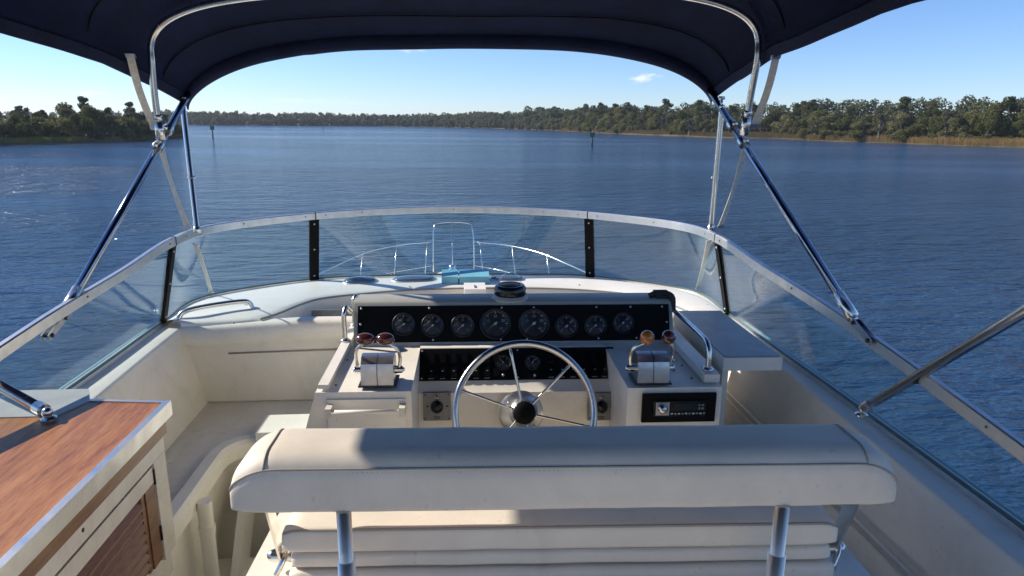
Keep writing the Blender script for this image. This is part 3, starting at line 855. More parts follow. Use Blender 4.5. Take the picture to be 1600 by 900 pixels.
# ================================================================= bimini
GB = Matrix.Translation((0, 0, 1.6)) @ Matrix.Rotation(R_(-1.0), 4, 'Y') @ Matrix.Translation((0, 0, -1.6)) @ rotz_about(0, 3.55, -2.6)
bim = thing('bimini_top', 'navy blue canvas sun canopy on polished steel bows over the helm', 'canopy', (0, 3.5, 1.5))
FY = 3.56; HW = 1.31


def hw(y): return HW+.035*min(1, max(0, (FY-y)/.3))


def edge_z(y): return float(np.interp(y, [-1.2, 0, 1.4, 2.1, 2.9, 3.3, FY], [1.70, 1.74, 1.75, 1.737, 1.672, 1.60, 1.525]))


def crown(y): return float(np.interp(y, [-1.2, 1.4, 2.4, 3.0, 3.35, FY], [.30, .36, .37, .36, .325, .285]))


def canz(x, y):
    s = min(1, abs(x)/hw(y))
    k = min(1, max(0, (FY-y)/.40)); return edge_z(y)+crown(y)*max(0, 1-s**(3.0+1.7*k))**(.60-.14*k)


def can_pt(s, y, dz=0):
    x = s*hw(y)
    z = canz(x, y)+dz
    z += .008*noise.noise(Vector((x*2.2, y*2.5, 0)))+.012*abs(noise.noise(Vector((x*1.1+3, y*1.5, 2))))*(1 if abs(s) > .55 else .3)
    # sag between the bows
    z -= .018*max(0, math.sin((y-3.02)/(FY-3.02)*math.pi))*(1-abs(s)**4) if y > 3.02 else .03*abs(math.sin((3.02-y)/1.5*math.pi))*(1-abs(s)**4)
    return Vector((x, y, z))


ss = [math.copysign(1-(1-abs(u))**1.7, u) for u in np.linspace(-1, 1, 81)]
ys = list(np.linspace(-1.2, 2.6, 26))+list(np.linspace(2.65, FY, 22))
bm = B(); loft(bm, [[can_pt(s, y) for s in ss] for y in ys], closed=False, caps=False)
bmesh.ops.solidify(bm, geom=bm.faces[:], thickness=.004)
G = GB
cv = obj('canvas', fixn(bm), CANVAS, bim, ang=70)
# rolled front hem, hanging side hem
hem = [can_pt(s, FY, -.012) for s in ss]
bm = B(); rg = []
for q in hem: rg.append([q+Vector((0, .020*math.cos(a_), -.012+.038*math.sin(a_))) for a_ in [2*math.pi*k/12 for k in range(12)]])
loft(bm, rg); obj('front_hem', fixn(bm), CANVAS, bim, ang=70)
for sg in (-1, 1):
    bm = B(); path = [can_pt(sg, y, -.008) for y in ys]
    sweep(bm, path, [(-.006, -.028), (.006, -.028), (.008, .016), (-.008, .016)]); obj('side_hem', fixn(bm), CANVAS, bim)
for y0 in (3.37, 2.80):
    bm = B(); pa = [can_pt(s, y0+0, -.010) for s in ss[2:-2]]
    tube(bm, pa, .0038, 6); obj('seam', bm, mat('seam_dark', (.003, .003, .006), .9) if y0 == 3.37 else bpy.data.materials['seam_dark'], bim)
# front bow hidden in hem and centre bow
G = Matrix.Identity(4)
bw = []
for s in np.linspace(-1, 1, 41):
    a_ = s*math.pi/2; x = 1.285*math.copysign(abs(math.sin(a_))**.55, s); sy = 3.065-.104*x
    z = 1.64+.262*abs(math.cos(a_))**.55+.03*math.cos(a_)+.016*x; bw.append(Vector((x, sy, z)))
bw = [Vector((-1.30, 3.24, 1.342)), Vector((-1.295, 3.215, 1.50))]+bw+[Vector((1.293, 2.98, 1.54)), Vector((1.30, 3.03, 1.385))]
bm = B(); tube(bm, bw, .0145, 14, 3); obj('centre_bow', bm, CHROME, bim, ang=80)
for p0_, p1_ in ((bw[0], bw[1]), (bw[-1], bw[-2])):
    d_ = (p1_-p0_).normalized(); bm = B(); cyl(bm, p0_-d_*.03, p0_+d_*.05, .020, .018, 16); obj('bow_end', bm, CHROME, bim)
    bm = B(); cyl(bm, p0_+d_*.056, p0_+d_*.08, .0165, n=16); obj('bow_collar', bm, CHROME, bim)
G = Matrix.Identity(4)
wp = lambda v: GB @ Vector(v)


def brace(foot, top, nm, r=.0145, fit=True, group=None):
    foot = Vector(foot); top = Vector(top); d = (top-foot).normalized(); L_ = (top-foot).length
    bm = B(); tube(bm, [foot+d*.05, top], r, 14); br = obj(nm, bm, DARKS, bim)
    bm = B(); cyl(bm, foot+d*.055, foot+d*.17, r*1.35, r*1.25); cyl(bm, foot+d*.04, foot+d*.06, r*.9); obj('sleeve', bm, CHROME, br)
    sg = -1 if foot.x < 0 else 1; q0 = foot+d*.045; q1 = foot-Vector((sg*.004, .085, .020)); e_ = Vector((sg*.0025, 0, 0)); w_ = (q1-q0).normalized().cross(Vector((1, 0, 0)))*.0125
    for nm_, dx in (('jaw_plate', -.011), ('jaw_plate', .011)):
        o_ = Vector((sg*dx, 0, 0)); bm = B(); v = loft(bm, [[q0+w_+o_-e_, q0-w_+o_-e_, q0-w_+o_+e_, q0+w_+o_+e_], [q1+w_*.8+o_-e_, q1-w_*.8+o_-e_, q1-w_*.8+o_+e_, q1+w_*.8+o_+e_]]); bev(bm, v, .002, 1); obj(nm_, fixn(bm), CAST, br)
    for q_ in (q0+(q1-q0)*.12, q0+(q1-q0)*.88):
        bm = B(); cyl(bm, q_-Vector((.018, 0, 0)), q_+Vector((.018, 0, 0)), .0075, n=12); obj('pivot_bolt', bm, BEZEL, br)
    return br


tl, tr = wp((-1.295, FY-.01, 1.545)), wp((1.295, FY-.01, 1.545))
fl = P(90, 508, x=-1.352); fr_ = P(1345, 515, x=1.352)
b1 = brace(fl, tl, 'main_brace', .016); b2 = brace(fr_, tr, 'main_brace', .016)
# vertical front struts
for (p0, t0, tt, sg) in (((308, 360), (286, 168), tl, -1), ((1111, 356), (1128, 168), tr, 1)):
    f0 = P(*p0, z=.885); t1 = P(*t0, x=sg*1.3)
    bm = B(); tube(bm, [f0, t1], .0135, 14); cyl(bm, f0+(t1-f0)*.42, f0+(t1-f0)*.435, .017); ball(bm, f0+(t1-f0)*.43+Vector((-sg*.018, 0, 0)), .006, n=8)
    st = obj('front_strut', bm, CHROME, bim)
    bm = B(); ball(bm, t1+Vector((0, 0, .004)), .012); cyl(bm, t1, t1+Vector((0, .012, .045)), .006); cyl(bm, t1+Vector((-.014, .012, .045)), t1+Vector((.014, .012, .045)), .008, n=10); obj('eye_end', bm, CHROME, st)
    bm = B(); cyl(bm, f0-Vector((0, 0, .012)), f0+Vector((0, 0, .02)), .019, .015); cyl(bm, f0-Vector((.02, 0, -.005)), f0+Vector((.02, 0, .005)), .005, n=8); obj('base_socket', bm, CHROME, st)


# flat clear straps
def strap(a_, c_, w, bow=.0, tw=.6):
    a_, c_ = Vector(a_), Vector(c_); bm = B(); rg = []
    ax = (c_-a_).normalized(); s0 = ax.cross(Vector((0, 1, 0))).normalized()
    for k in range(17):
        t = k/16; ang_ = tw*math.sin(t*math.pi)
        p = a_+(c_-a_)*t+Vector((0, 0, 0))+s0*bow*math.sin(math.pi*t)
        s_ = (Matrix.Rotation(ang_, 3, ax) @ s0); nn = ax.cross(s_)
        rg.append([p+s_*w+nn*.0015, p-s_*w+nn*.0015, p-s_*w-nn*.0015, p+s_*w-nn*.0015])
    loft(bm, rg); o = obj('strap', fixn(bm), STRAPM, bim)
    for q, sg in ((a_, 1), (c_, -1)):
        bm = B(); v = loft(bm, [[q+ax*sg*.0-s0*w*1.2+Vector((0, e, 0)), q-s0*w*-1.2+Vector((0, e, 0)), q+ax*sg*.018+s0*w*1.2+Vector((0, e, 0)), q+ax*sg*.018-s0*w*1.2+Vector((0, e, 0))] for e in (-.008, .008)]); bev(bm, v, .003, 1)
        obj('buckle', fixn(bm), ALU, o)


for sg, pts in ((-1, [(203, 84), (243, 203), (250, 226), (294, 358)]), (1, [(1213, 86), (1176, 200), (1166, 226), (1125, 356)])):
    strap(P(*pts[0], x=sg*1.32), P(*pts[1], x=sg*1.325), .015, .012*sg, .7*sg)
    strap(P(*pts[2], x=sg*1.325), P(*pts[3], z=.888), .014, .006*sg, -.5*sg)
    q0 = P(246 if sg < 0 else 1172, 213, x=sg*1.315)
    # sliding jaw joining strap, bow and brace
    dd = ((tl-fl) if sg < 0 else (tr-fr_)).normalized(); base = fl if sg < 0 else fr_
    for k in (.79, .70):
        bm = B(); c = base+((tl-fl) if sg < 0 else (tr-fr_))*k; cyl(bm, c-dd*.018, c+dd*.018, .023); ball(bm, c+Vector((sg*.004, -.022, .008)), .012, n=10); cyl(bm, c+Vector((0, -.03, .015)), c+Vector((0, -.01, 0)), .009, n=10)
        obj('jaw_slide', bm, CHROME, bim)
# reflections of the strap below the rail, built as extra tail strips
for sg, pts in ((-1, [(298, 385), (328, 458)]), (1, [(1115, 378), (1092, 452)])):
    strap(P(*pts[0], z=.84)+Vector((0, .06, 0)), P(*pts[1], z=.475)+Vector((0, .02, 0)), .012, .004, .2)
# aft braces
for sg, f0, f1 in ((-1, (75, 645), (0, 603)), (1, (1347, 640), (1600, 487))):
    a_ = P(*f0, z=.585 if sg < 0 else .475); a2 = P(*f1, x=sg*1.37)
    d = (a2-a_).normalized(); top_ = a_+d*1.75
    bm = B(); tube(bm, [a_+d*.03, top_], .0155, 14); br = obj('aft_brace', bm, CHROME, bim)
    bm = B(); cyl(bm, a_+d*.02, a_+d*.055, .019); ball(bm, a_+d*.005, .015); lathe_b = B(); lathe(lathe_b, [(.021, 0), (.021, .004), (.014, .010)], 16); merge(bm, lathe_b, Matrix.Translation((a_.x, a_.y, a_.z-.020))); obj('foot', bm, CHROME, br)
    bm = B(); cyl(bm, a_+d*.30+Vector((0, 0, -.02)), a_+d*.30+Vector((0, 0, -.012)), .009, n=10); obj('release_button', bm, RUBBER, br)

# ================================================================= helm console
G = rotz_about(.24, 2.6, -1.5)
con = thing('helm_console', 'cream moulded helm console with black instrument dash and switch panels', 'helm console', (.24, 2.6, .05))
bm = B()
prismx(bm, [(2.15, .06), (2.15, .522), (2.56, .530), (3.16, .545), (3.16, .06)], -.447, -.137, .014, 3, flare=.30); fixn(bm)
obj('left_pod', bm, GEL, con)
bm = B(); prismx(bm, [(2.15, .06), (2.15, .522), (2.56, .530), (3.10, .54), (3.10, .06)], .597, .925, .014, 3); obj('right_pod', fixn(bm), GEL, con)
bm = B(); prismx(bm, [(2.40, .06), (2.425, .40), (2.475, .425), (2.555, .537), (2.70, .545), (3.0, .5), (3.0, .06)], -.1365, .5965, .008, 2); obj('centre_fascia', fixn(bm), GEL, con)
bm = B(); prismx(bm, [(2.598, .532), (2.66, .690), (2.672, .698), (2.80, .694), (2.86, .66), (2.88, .50), (2.60, .50)], -.402, .886, .012, 3); obj('dash_hood', fixn(bm), OLIVE, con)
bm = B(); box(bm, .826, .884, 2.68, 2.74, .699, .722, .008); tube(bm, [(.80, 2.70, .705), (.84, 2.69, .722), (.886, 2.67, .712), (.892, 2.66, .66)], .012, 10, 4); obj('cable_clamp', fixn(bm), RUBBER, con)
bm = B(); box(bm, -.405, -.39, 2.15, 2.154, .1, .15); bm.clear() if hasattr(bm, 'clear') else None
# moulded recess edge on left pod front
for xa, xb in ((-.415, -.155),):
    bm = B(); box(bm, xa, xb, 2.142, 2.150, .30, .498, .006, 2); obj('drawer_front', fixn(bm), GEL, con)
bm = B(); box(bm, .868, .922, 2.17, 3.0, .531, .560, .012, 2); obj('rail_plinth', fixn(bm), GEL, con)
bm = B(); prismx(bm, [(2.16, .530), (2.16, .545), (3.05, .565), (3.05, .54)], -.446, -.412, .006, 2); obj('edge_moulding', fixn(bm), GEL, con)
# dash face frame
A0 = Vector((0, 2.598, .532)); A1 = Vector((0, 2.66, .690)); dU = (A1-A0).normalized()
fd = lambda x, s, off=.001: frame(Vector((x, 0, 0))+A0+dU*s+Vector((0, -dU.z, dU.y))*off, (1, 0, 0), dU)
panM = fd(.242, .087)
bm = B(); box(bm, -.628, .628, -.073, .073, 0, .004, .0015, 1); dash = obj('dash_panel', fixn(bm), BLACKP, con, M=panM)
bm = B()
for x in (-.615, -.345, -.055, .075, .33, .47, .60, ): ball(bm, (x, .063, .005), .0045, (1, 1, .5), 8)
for x in (-.33, -.06, .045, .335, .49): ball(bm, (x, -.064, .005), .0045, (1, 1, .5), 8)
for x in (-.617, .617): ball(bm, (x, 0, .005), .0045, (1, 1, .5), 8)
obj('panel_screws', bm, CAST, dash, M=panM, kind='stuff')


def gauge(F0, cx, cy, r, par, nums=('0', '20', '40', '60', '80'), ang_=-52, name='gauge', label=None):
    Mx = F0 @ Matrix.Translation((cx, cy, .004))
    bm = B(); lathe(bm, [(r*1.02, 0), (r*1.02, .004), (r*.98, .008), (r*.93, .0085), (r*.90, .006), (r*.89, .002)], 40); g = obj(name, bm, BEZEL, par, M=Mx, label=label)
    bm = B(); lathe(bm, [(r*.895, .0022), (r*.89, .0026)], 40); obj('dial', bm, DIAL, g, M=Mx)
    bm = B()
    for k in range(31):
        a_ = R_(225-k*9); big = k % 5 == 0; r1 = r*.80; r2 = r*(.64 if big else .73); w = r*(.034 if big else .016)
        c, s = math.cos(a_), math.sin(a_)
        bm.faces.new([bm.verts.new((c*q-s*e*w, s*q+c*e*w, .0031)) for q, e in ((r1, -1), (r1, 1), (r2, 1), (r2, -1))])
    for k, nn in enumerate(nums):
        a_ = R_(225-270*k/(len(nums)-1)); text(bm, nn, math.cos(a_)*r*.53, math.sin(a_)*r*.47, .0031, r*.25)
    obj('dial_markings', bm, WHITE, g, M=Mx, smooth=False)
    bm = B(); c, s = math.sin(R_(ang_)), math.cos(R_(ang_))
    L1, L0 = r*.66, -r*.16; w = r*.04
    bm.faces.new([bm.verts.new((c*q+s*e*w, s*q-c*e*w, .0042)) for q, e in ((L1, -.3), (L1, .3), (L0, 1), (L0, -1))])
    lb = B(); lathe(lb, [(r*.09, .003), (r*.09, .005), (r*.05, .0056)], 12); merge(bm, lb)
    obj('needle', bm, WHITE, g, M=Mx, smooth=False)
    bm = B(); lathe(bm, [(r*.905, .0065), (r*.6, .0082), (r*.02, .009)], 32); obj('lens', bm, LENS, g, M=Mx)
    return g


def dash_xy(px, py, Mx):
    """local coordinates on a panel of a photographed point"""
    T = G @ Mx; o_ = T.translation; n_ = T.to_3x3() @ Vector((0, 0, 1)); D = ray(px, py); k = (o_-CAM).dot(n_)/D.dot(n_)
    l = T.inverted() @ (CAM+D*k); return l.x, l.y


for i, (px, py, rpx) in enumerate([(631, 506, 17.5), (676, 508, 17.5), (723, 508, 18), (774, 505, 24), (834, 505, 24), (885, 509, 18), (930, 508, 17.5), (973, 504, 17)]):
    x, y = dash_xy(px, py, panM); r = rpx/F*2.72*1.02
    nums = ('0', '10', '20', '30', '40') if rpx > 20 else [('50', '100', '150', '200'), ('0', '25', '50', '75'), ('8', '12', '16'), ('0', '30', '60', '90')][i % 4]
    gauge(panM, x, y-.002, r, con, nums, ang_=-128 if i not in (0, 7) else (-120 if i == 0 else -135), label='large rev counter on the dash' if rpx > 20 else None)
# switch panel
s0 = Vector((0, 2.475, .425)); s1 = Vector((0, 2.555, .537)); sU = (s1-s0).normalized(); mid_ = (s0+s1)/2
swM = frame(Vector((.245, 0, 0))+mid_+Vector((0, -sU.z, sU.y))*.001, (1, 0, 0), sU)
bm = B(); box(bm, -.382, .382, -.064, .064, 0, .004, .0015, 1); sw = obj('switch_panel', fixn(bm), BLACKP, con, M=swM)
bm = B()
for x in (-.372, -.0, .372):
    for y in (-.055, .055): ball(bm, (x, y, .005), .0036, (1, 1, .5), 8)
obj('panel_screws', bm, CAST, sw, M=swM, kind='stuff')
proto = None
for side_, xs in ((-1, [-.335, -.292, -.249, -.206, -.163, -.120, -.085]), (1, [.085+.0, .128, .171, .214, .257, .300, .338])):
    for x in xs:
        if abs(x) < .09 and side_ > 0: continue
        for y in (.024, -.030):
            Ms = swM @ Matrix.Translation((x, y, .004))
            if proto is None:
                bm = B(); box(bm, -.014, .014, -.021, .021, 0, .003, .001, 1)
                v = loft(bm, [[(-.011, -.018, .003), (.011, -.018, .003), (.011, .018, .003), (-.011, .018, .003)], [(-.011, -.018, .011), (.011, -.018, .011), (.011, .018, .006), (-.011, .018, .006)]]); bev(bm, v, .0015, 1)
                proto = obj('rocker_switch', fixn(bm), BLACKG, con, M=Ms)
            else: inst(proto, 'rocker_switch', con, Ms)
bm = B()
for x in [-.335, -.292, -.249, -.206, -.163, -.120, .128, .171, .214, .257, .300, .338]:
    for k in range(3): bm.faces.new([bm.verts.new((x-.010+k*.007+e, -.057+f_, .0045)) for e, f_ in ((0, 0), (.005, 0), (.005, .0018), (0, .0018))])
    bm.faces.new([bm.verts.new((x+e, -.030+f_, .0160)) for e, f_ in ((-.003, 0), (.003, 0), (.003, .002), (-.003, .002))])
obj('switch_markings', bm, WHITE, sw, M=swM, smooth=False)
for px in (786, 832):
    x, y = dash_xy(px, 567, swM); gauge(swM, x, y, .031, con, ('0', '2', '4', '6'), ang_=-35 if px < 800 else 30)
for px in (786, 835):
    x, y = dash_xy(px, 587, swM); bm = B(); lathe(bm, [(.006, 0), (.006, .006), (.003, .012)], 10); obj('push_button', bm, CAST, con, M=swM @ Matrix.Translation((x, y, .004)))
# ignition plates
kU = Vector((0, .025, .34)).normalized()
for px, py in ((683, 634), (939, 634)):
    kM = frame(Vector((0, 2.414, .30)), (1, 0, 0), kU)
    x, y = dash_xy(px, py, kM); kM = kM @ Matrix.Translation((x, y, .0)); kM = kM @ Matrix.Translation((0, 0, .008))
    bm = B(); box(bm, -.052, .052, -.055, .055, -.010, .003, .002, 1); pl = obj('ignition_plate', fixn(bm), GREYP, con, M=kM)
    bm = B(); lathe(bm, [(.024, .003), (.023, .012), (.019, .014), (.018, .024), (.006, .026)], 24); box(bm, -.003, .003, -.016, .016, .024, .034, .001, 1); obj('key_switch', bm, BLACKG, pl, M=kM)
    bm = B(); lathe(bm, [(.008, .003), (.008, .008)], 12); tube(bm, [(0, 0, .006), (-.004, .010, .026)], .003, 8); obj('toggle', bm, CAST, pl, M=kM @ Matrix.Translation((0, .034, 0)))
    bm = B()
    for sx in (-.044, .044):
        for sy in (-.047, .047): ball(bm, (sx, sy, .0035), .003, n=8)
    obj('plate_screws', bm, RUBBER, pl, M=kM)
    bm = B()
    for (a0, c0, w0, h0) in ((-.040, -.001, .008, .006), (.034, -.001, .008, .006), (-.012, -.042, .024, .0035), (-.010, -.049, .020, .003)):
        bm.faces.new([bm.verts.new((a0+e*w0, c0+f_*h0, .0036)) for e, f_ in ((0, 0), (1, 0), (1, 1), (0, 1))])
    obj('plate_print', bm, BLACKP, pl, M=kM, smooth=False)
# pull bar on left pod
bm = B(); tube(bm, [(-.405, 2.105, .470), (-.165, 2.105, .470)], .0075, 12); obj('pull_bar', bm, GEL, con)
for x in (-.405, -.165):
    bm = B(); box(bm, x-.010, x+.010, 2.098, 2.148, .452, .484, .004); obj('bar_bracket', fixn(bm), CREAMW, con)
# radio
rM = frame(Vector((.775, 2.147, .452)), (1, 0, 0), (0, 0, 1))
bm = B(); box(bm, -.128, .128, -.052, .052, 0, .010, .004, 2); ra = obj('stereo', fixn(bm), BLACKP, con, M=rM)
bm = B(); box(bm, -.092, .092, -.028, .028, .010, .016, .002, 1); obj('faceplate', fixn(bm), BLACKG, ra, M=rM)
bm = B(); box(bm, -.083, -.036, -.023, .024, .016, .0175); obj('knob_surround', fixn(bm), CAST, ra, M=rM)
bm = B(); lathe(bm, [(.018, .0175), (.018, .022), (.013, .026), (.012, .031), (.004, .032)], 24); obj('volume_knob', bm, CHROME, ra, M=rM @ Matrix.Translation((-.060, .001, 0)))
bm = B(); box(bm, -.020, .058, -.006, .019, .016, .0168); obj('display', fixn(bm), mat('lcd', (.02, .022, .022), .2), ra, M=rM)
for k in range(10):
    bm = B(); box(bm, -.030+k*.0125, -.0225+k*.0125, -.020, -.0155, .016, .0175); obj('stereo_button', fixn(bm), CAST if k % 2 else WHITE, ra, M=rM)
for k in range(4):
    bm = B(); box(bm, .064+(k % 2)*.012, .072+(k % 2)*.012, -.003+(k//2)*.012, .004+(k//2)*.012, .016, .018, .001, 1); obj('stereo_button', fixn(bm), GREYP, ra, M=rM)
bm = B(); text(bm, 'CD', -.070, .022+.001, .0178, .006); text(bm, 'USB', .05, -.013+.026, .0171, .005)
bm.free()
bm = B()
for x, y in ((-.40, 2.45), (-.395, 2.20), (.80, 2.30), (.845, 2.35), (.70, 2.62), (.84, 2.48), (.84, 2.22), (-.30, 2.56)): ball(bm, (x, y, .5285), .0055, (1, 1, .5), 8)
obj('pod_screws', bm, GREYP, con, kind='stuff')
lb = B(); lathe(lb, [(.016, 0), (.015, .003), (.009, .004)], 20, 1.3, .8); obj('filler_cap', lb, CHROME, con, M=Matrix.Translation((-.345, 2.34, .527)))
lb = B(); lathe(lb, [(.014, 0), (.013, .003), (.009, .004)], 20, 1.2, .8); obj('filler_cap', lb, CHROME, con, M=Matrix.Translation((.822, 2.40, .528)))

# compass
cp = P(796, 461, y=2.76); cp = G.inverted() @ cp
CM = lambda z: Matrix.Translation((cp.x, 2.715, z-.006)) @ Matrix.Diagonal((.90, .90, 1.25, 1))
t = thing('compass', 'black domed marine compass on top of the dash', 'compass', (cp.x, 2.76, .70))
bm = B(); lathe(bm, [(.085, 0), (.083, .006), (.072, .010), (.070, .014)], 32); obj('compass_base', bm, OLIVE, t, M=CM(.700))
bm = B(); lathe(bm, [(.066, .0), (.073, .012), (.073, .030), (.064, .040), (.054, .040), (.052, .025)], 36); obj('compass_housing', bm, BLACKG, t, M=CM(.709))
bm = B(); lathe(bm, [(.044, .030), (.044, .036), (.012, .038)], 28); obj('compass_card', bm, DIAL, t, M=CM(.714))
bm = B()
for k in range(24):
    a_ = k*math.pi/12; c, s = math.cos(a_), math.sin(a_); w = .0012
    bm.faces.new([bm.verts.new((c*q-s*e*w, s*q+c*e*w, .0365)) for q, e in ((.042, -1), (.042, 1), (.036, 1), (.036, -1))])
obj('card_markings', bm, WHITE, t, M=CM(.715), smooth=False)
bm = B(); lathe(bm, [(.053*math.cos(R_(k*9)), .038+.042*math.sin(R_(k*9))) for k in range(10)][:-1]+[(.004, .080)], 32); obj('compass_dome', bm, LENS, t, M=CM(.711))

# ---- steering wheel
hub = G.inverted() @ P(820, 645, y=2.20)
tilt = R_(24); wN = Vector((0, -math.cos(tilt), math.sin(tilt))); wU = Vector((0, math.sin(tilt), math.cos(tilt)))
wM = frame(hub, (1, 0, 0), wU)
t = thing('steering_wheel', 'polished steel steering wheel with thin spokes and black hub', 'steering wheel', tuple(hub-wN*.15))
WR = .243
bm = B(); tube(bm, [(WR*math.cos(a_), WR*math.sin(a_), 0) for a_ in [2*math.pi*k/72 for k in range(72)]], .0125, 14, closed=True); obj('rim', bm, CHROME, t, M=wM, ang=80)
for an in (102, 45, -13, -73, -133, 160):
    a_ = R_(an); c, s = math.cos(a_), math.sin(a_)
    bm = B(); tube(bm, [(.03*c, .03*s, -.038), (.10*c, .10*s, -.030), (WR*.97*c, WR*.97*s, -.002)], .0052, 10, 4); obj('spoke', bm, CHROME, t, M=wM)
bm = B(); lathe(bm, [(.026, -.13), (.045, -.125), (.052, -.06), (.050, -.048), (.042, -.044), (.040, -.020)], 32); obj('hub', bm, CAST, t, M=wM)
bm = B(); lathe(bm, [(.041, -.040), (.041, -.022), (.036, -.014), (.015, -.011), (.002, -.011)], 32); obj('hub_cap', bm, BLACKP, t, M=wM)
bm = B(); lathe(bm, [(.085, 0), (.084, .018), (.074, .026), (.03, .03)], 36)
for k in range(4): ball(bm, (.066*math.cos(k*1.57+.8), .066*math.sin(k*1.57+.8), .027), .006, n=8)
hb = Vector((hub.x, 2.418, hub.z-.07)); obj('mounting_flange', bm, CAST, t, M=frame(Vector((hub.x, 2.398, .335)), (1, 0, 0), kU) @ Matrix.Translation((0, 0, .012)))
bm = B(); cyl(bm, (hub.x, 2.39, .335), hub-wN*.04, .03, .026, 20); obj('column', bm, CAST, t)


# ---- throttles
def throttle(px, py, label, knobs):
    global G
    q = G.inverted() @ P(px, py, z=.532); x, y = q.x, q.y+.055
    G0 = G; G = G @ Matrix.Translation((x, y-.05, .532)) @ Matrix.Scale(.82, 4) @ Matrix.Translation((-x, -y+.05, -.532))
    t = thing('throttle_control', label, 'throttle lever', (x, y, .532))
    bm = B(); box(bm, x-.078, x+.078, y-.065, y+.065, .531, .537, .002, 1); obj('base_plate', fixn(bm), BEZEL, t)
    for sg in (-1, 1):
        bm = B(); pr = [(-.060, 0), (-.060, .060), (-.052, .090), (-.030, .112), (0, .120), (.030, .112), (.052, .088), (.060, .055), (.060, 0)]
        x0, x1 = (x-.066, x-.0015) if sg < 0 else (x+.0015, x+.066)
        prismx(bm, [(y+a_, .537+c_) for a_, c_ in pr], x0, x1, .005, 2); obj('housing', fixn(bm), CAST, t, ang=30)
    for sg, kn in zip((-1, 1), knobs):
        xs = x+sg*.084
        bm = B(); cyl(bm, (x+sg*.066, y, .585), (x+sg*.098, y, .585), .017, .015); ball(bm, (x+sg*.098, y, .585), .010)
        tube(bm, [(xs, y, .59), (xs+sg*.006, y-.01, .640), (xs-sg*.002, y-.035, .685), (x+sg*kn[0]*.055, y-.05, .715)], lambda u: .0075-.0015*u, 10, 5)
        lv = obj('lever', bm, CHROME, t)
        bm = B()
        if kn[1] == 'ball': ball(bm, (0, 0, 0), .030, n=20)
        else: ball(bm, (0, 0, 0), .0255, (1.5, 1.15, 1.0), 20)
        if kn[1] == 'ball2':
            pass
        obj('knob', bm, ORANGE if kn[2] else REDW, lv, M=Matrix.Translation((x+sg*kn[0]*.055+(-sg*.012 if kn[1] == 'egg' else 0), y-.052, .735)), label='amber orange knob' if kn[2] else None)
    G = G0


throttle(590, 604, 'twin throttle control with two dark red knobs on the left pod', ((1.0, 'egg', 0), (.9, 'egg', 0)))
throttle(1020, 600, 'twin gear control with one lit amber and one shaded knob on the right pod', ((.62, 'ball', 1), (1.0, 'ball', 0)))  # amber knob's twin is dark red: its shadow put into the colour


# ---- rails on the console
def rail(label, pts, r=.0095, smooth=5, ends=2):
    pts = [Vector(p) for p in pts]
    t = thing('grab_rail', label, 'grab rail', tuple(pts[0]))
    bm = B(); tube(bm, pts, r, 12, smooth); obj('tube', bm, CHROME, t, ang=80)
    for p in (pts[0], pts[-1])[:ends]:
        bm = B(); lathe(bm, [(r*2.1, -.004), (r*2.1, .003), (r*1.25, .008)], 16); obj('flange', bm, CHROME, t, M=Matrix.Translation(p))
    return t


rail('upright steel post in front of its twin by the left end of the dash', [(-.432, 2.60, .558), (-.434, 2.60, .64), (-.432, 2.602, .668), (-.428, 2.625, .686), (-.424, 2.65, .670), (-.415, 2.66, .655)], .0095, ends=1)
rail('shorter upright steel post behind its twin by the left end of the dash', [(-.428, 2.80, .562), (-.428, 2.80, .648), (-.426, 2.802, .672), (-.420, 2.82, .682), (-.412, 2.835, .668), (-.404, 2.84, .655)], .0095, ends=1)
rail('steel grab rail along the right edge of the console by the grey box', [(.895, 2.22, .562), (.897, 2.222, .61), (.897, 2.24, .642), (.897, 2.30, .655), (.897, 2.55, .655), (.897, 2.80, .650), (.895, 2.87, .645), (.895, 2.89, .62), (.895, 2.89, .563)], .010)
G = Matrix.Identity(4)

# ---- grey folding side box
t = thing('side_table', 'grey hinged box lid beside the right end of the console', 'table', (1.09, 2.6, FZ))
G = rotz_about(1.1, 2.6, -1.5)
bm = B(); box(bm, .985, 1.205, 2.285, 2.92, .520, .570, .007, 2); obj('lid', fixn(bm), GEL, t)
bm = B(); box(bm, .992, 1.198, 2.293, 2.913, .5705, .574, .002, 1); obj('lid_skin', fixn(bm), mat('grey_skin', (.38, .39, .40), .38, var=.2, vscale=9), t)
bm = B(); box(bm, .990, 1.012, 2.30, 2.915, FZ+.002, .518, .004); obj('hinge_board', fixn(bm), CREAMW, t)
bm = B(); box(bm, 1.0, 1.18, 2.80, 2.90, FZ+.002, .518, .004); obj('support', fixn(bm), CREAMW, t)
bm = B()
for x in (1.0, 1.19):
    for y in (2.30, 2.90): ball(bm, (x, y, .5725), .005, (1, 1, .4), 8)
obj('lid_screws', bm, GREYP, t)
bm = B()
for z in (.46, .40): box(bm, .984, .991, 2.36, 2.42, z, z+.03, .002)
obj('latch', fixn(bm), RUBBER, t)
G = Matrix.Identity(4)

# left coaming grab rail
rl = [P(278, 500, z=.47), P(285, 489, z=.50), P(305, 482, z=.515), P(345, 475, z=.52), P(380, 471, z=.52), P(390, 474, z=.505), P(395, 483, z=.475)]
rail('bent steel grab rail on the left forward ledge inside the glass', rl, .0125)

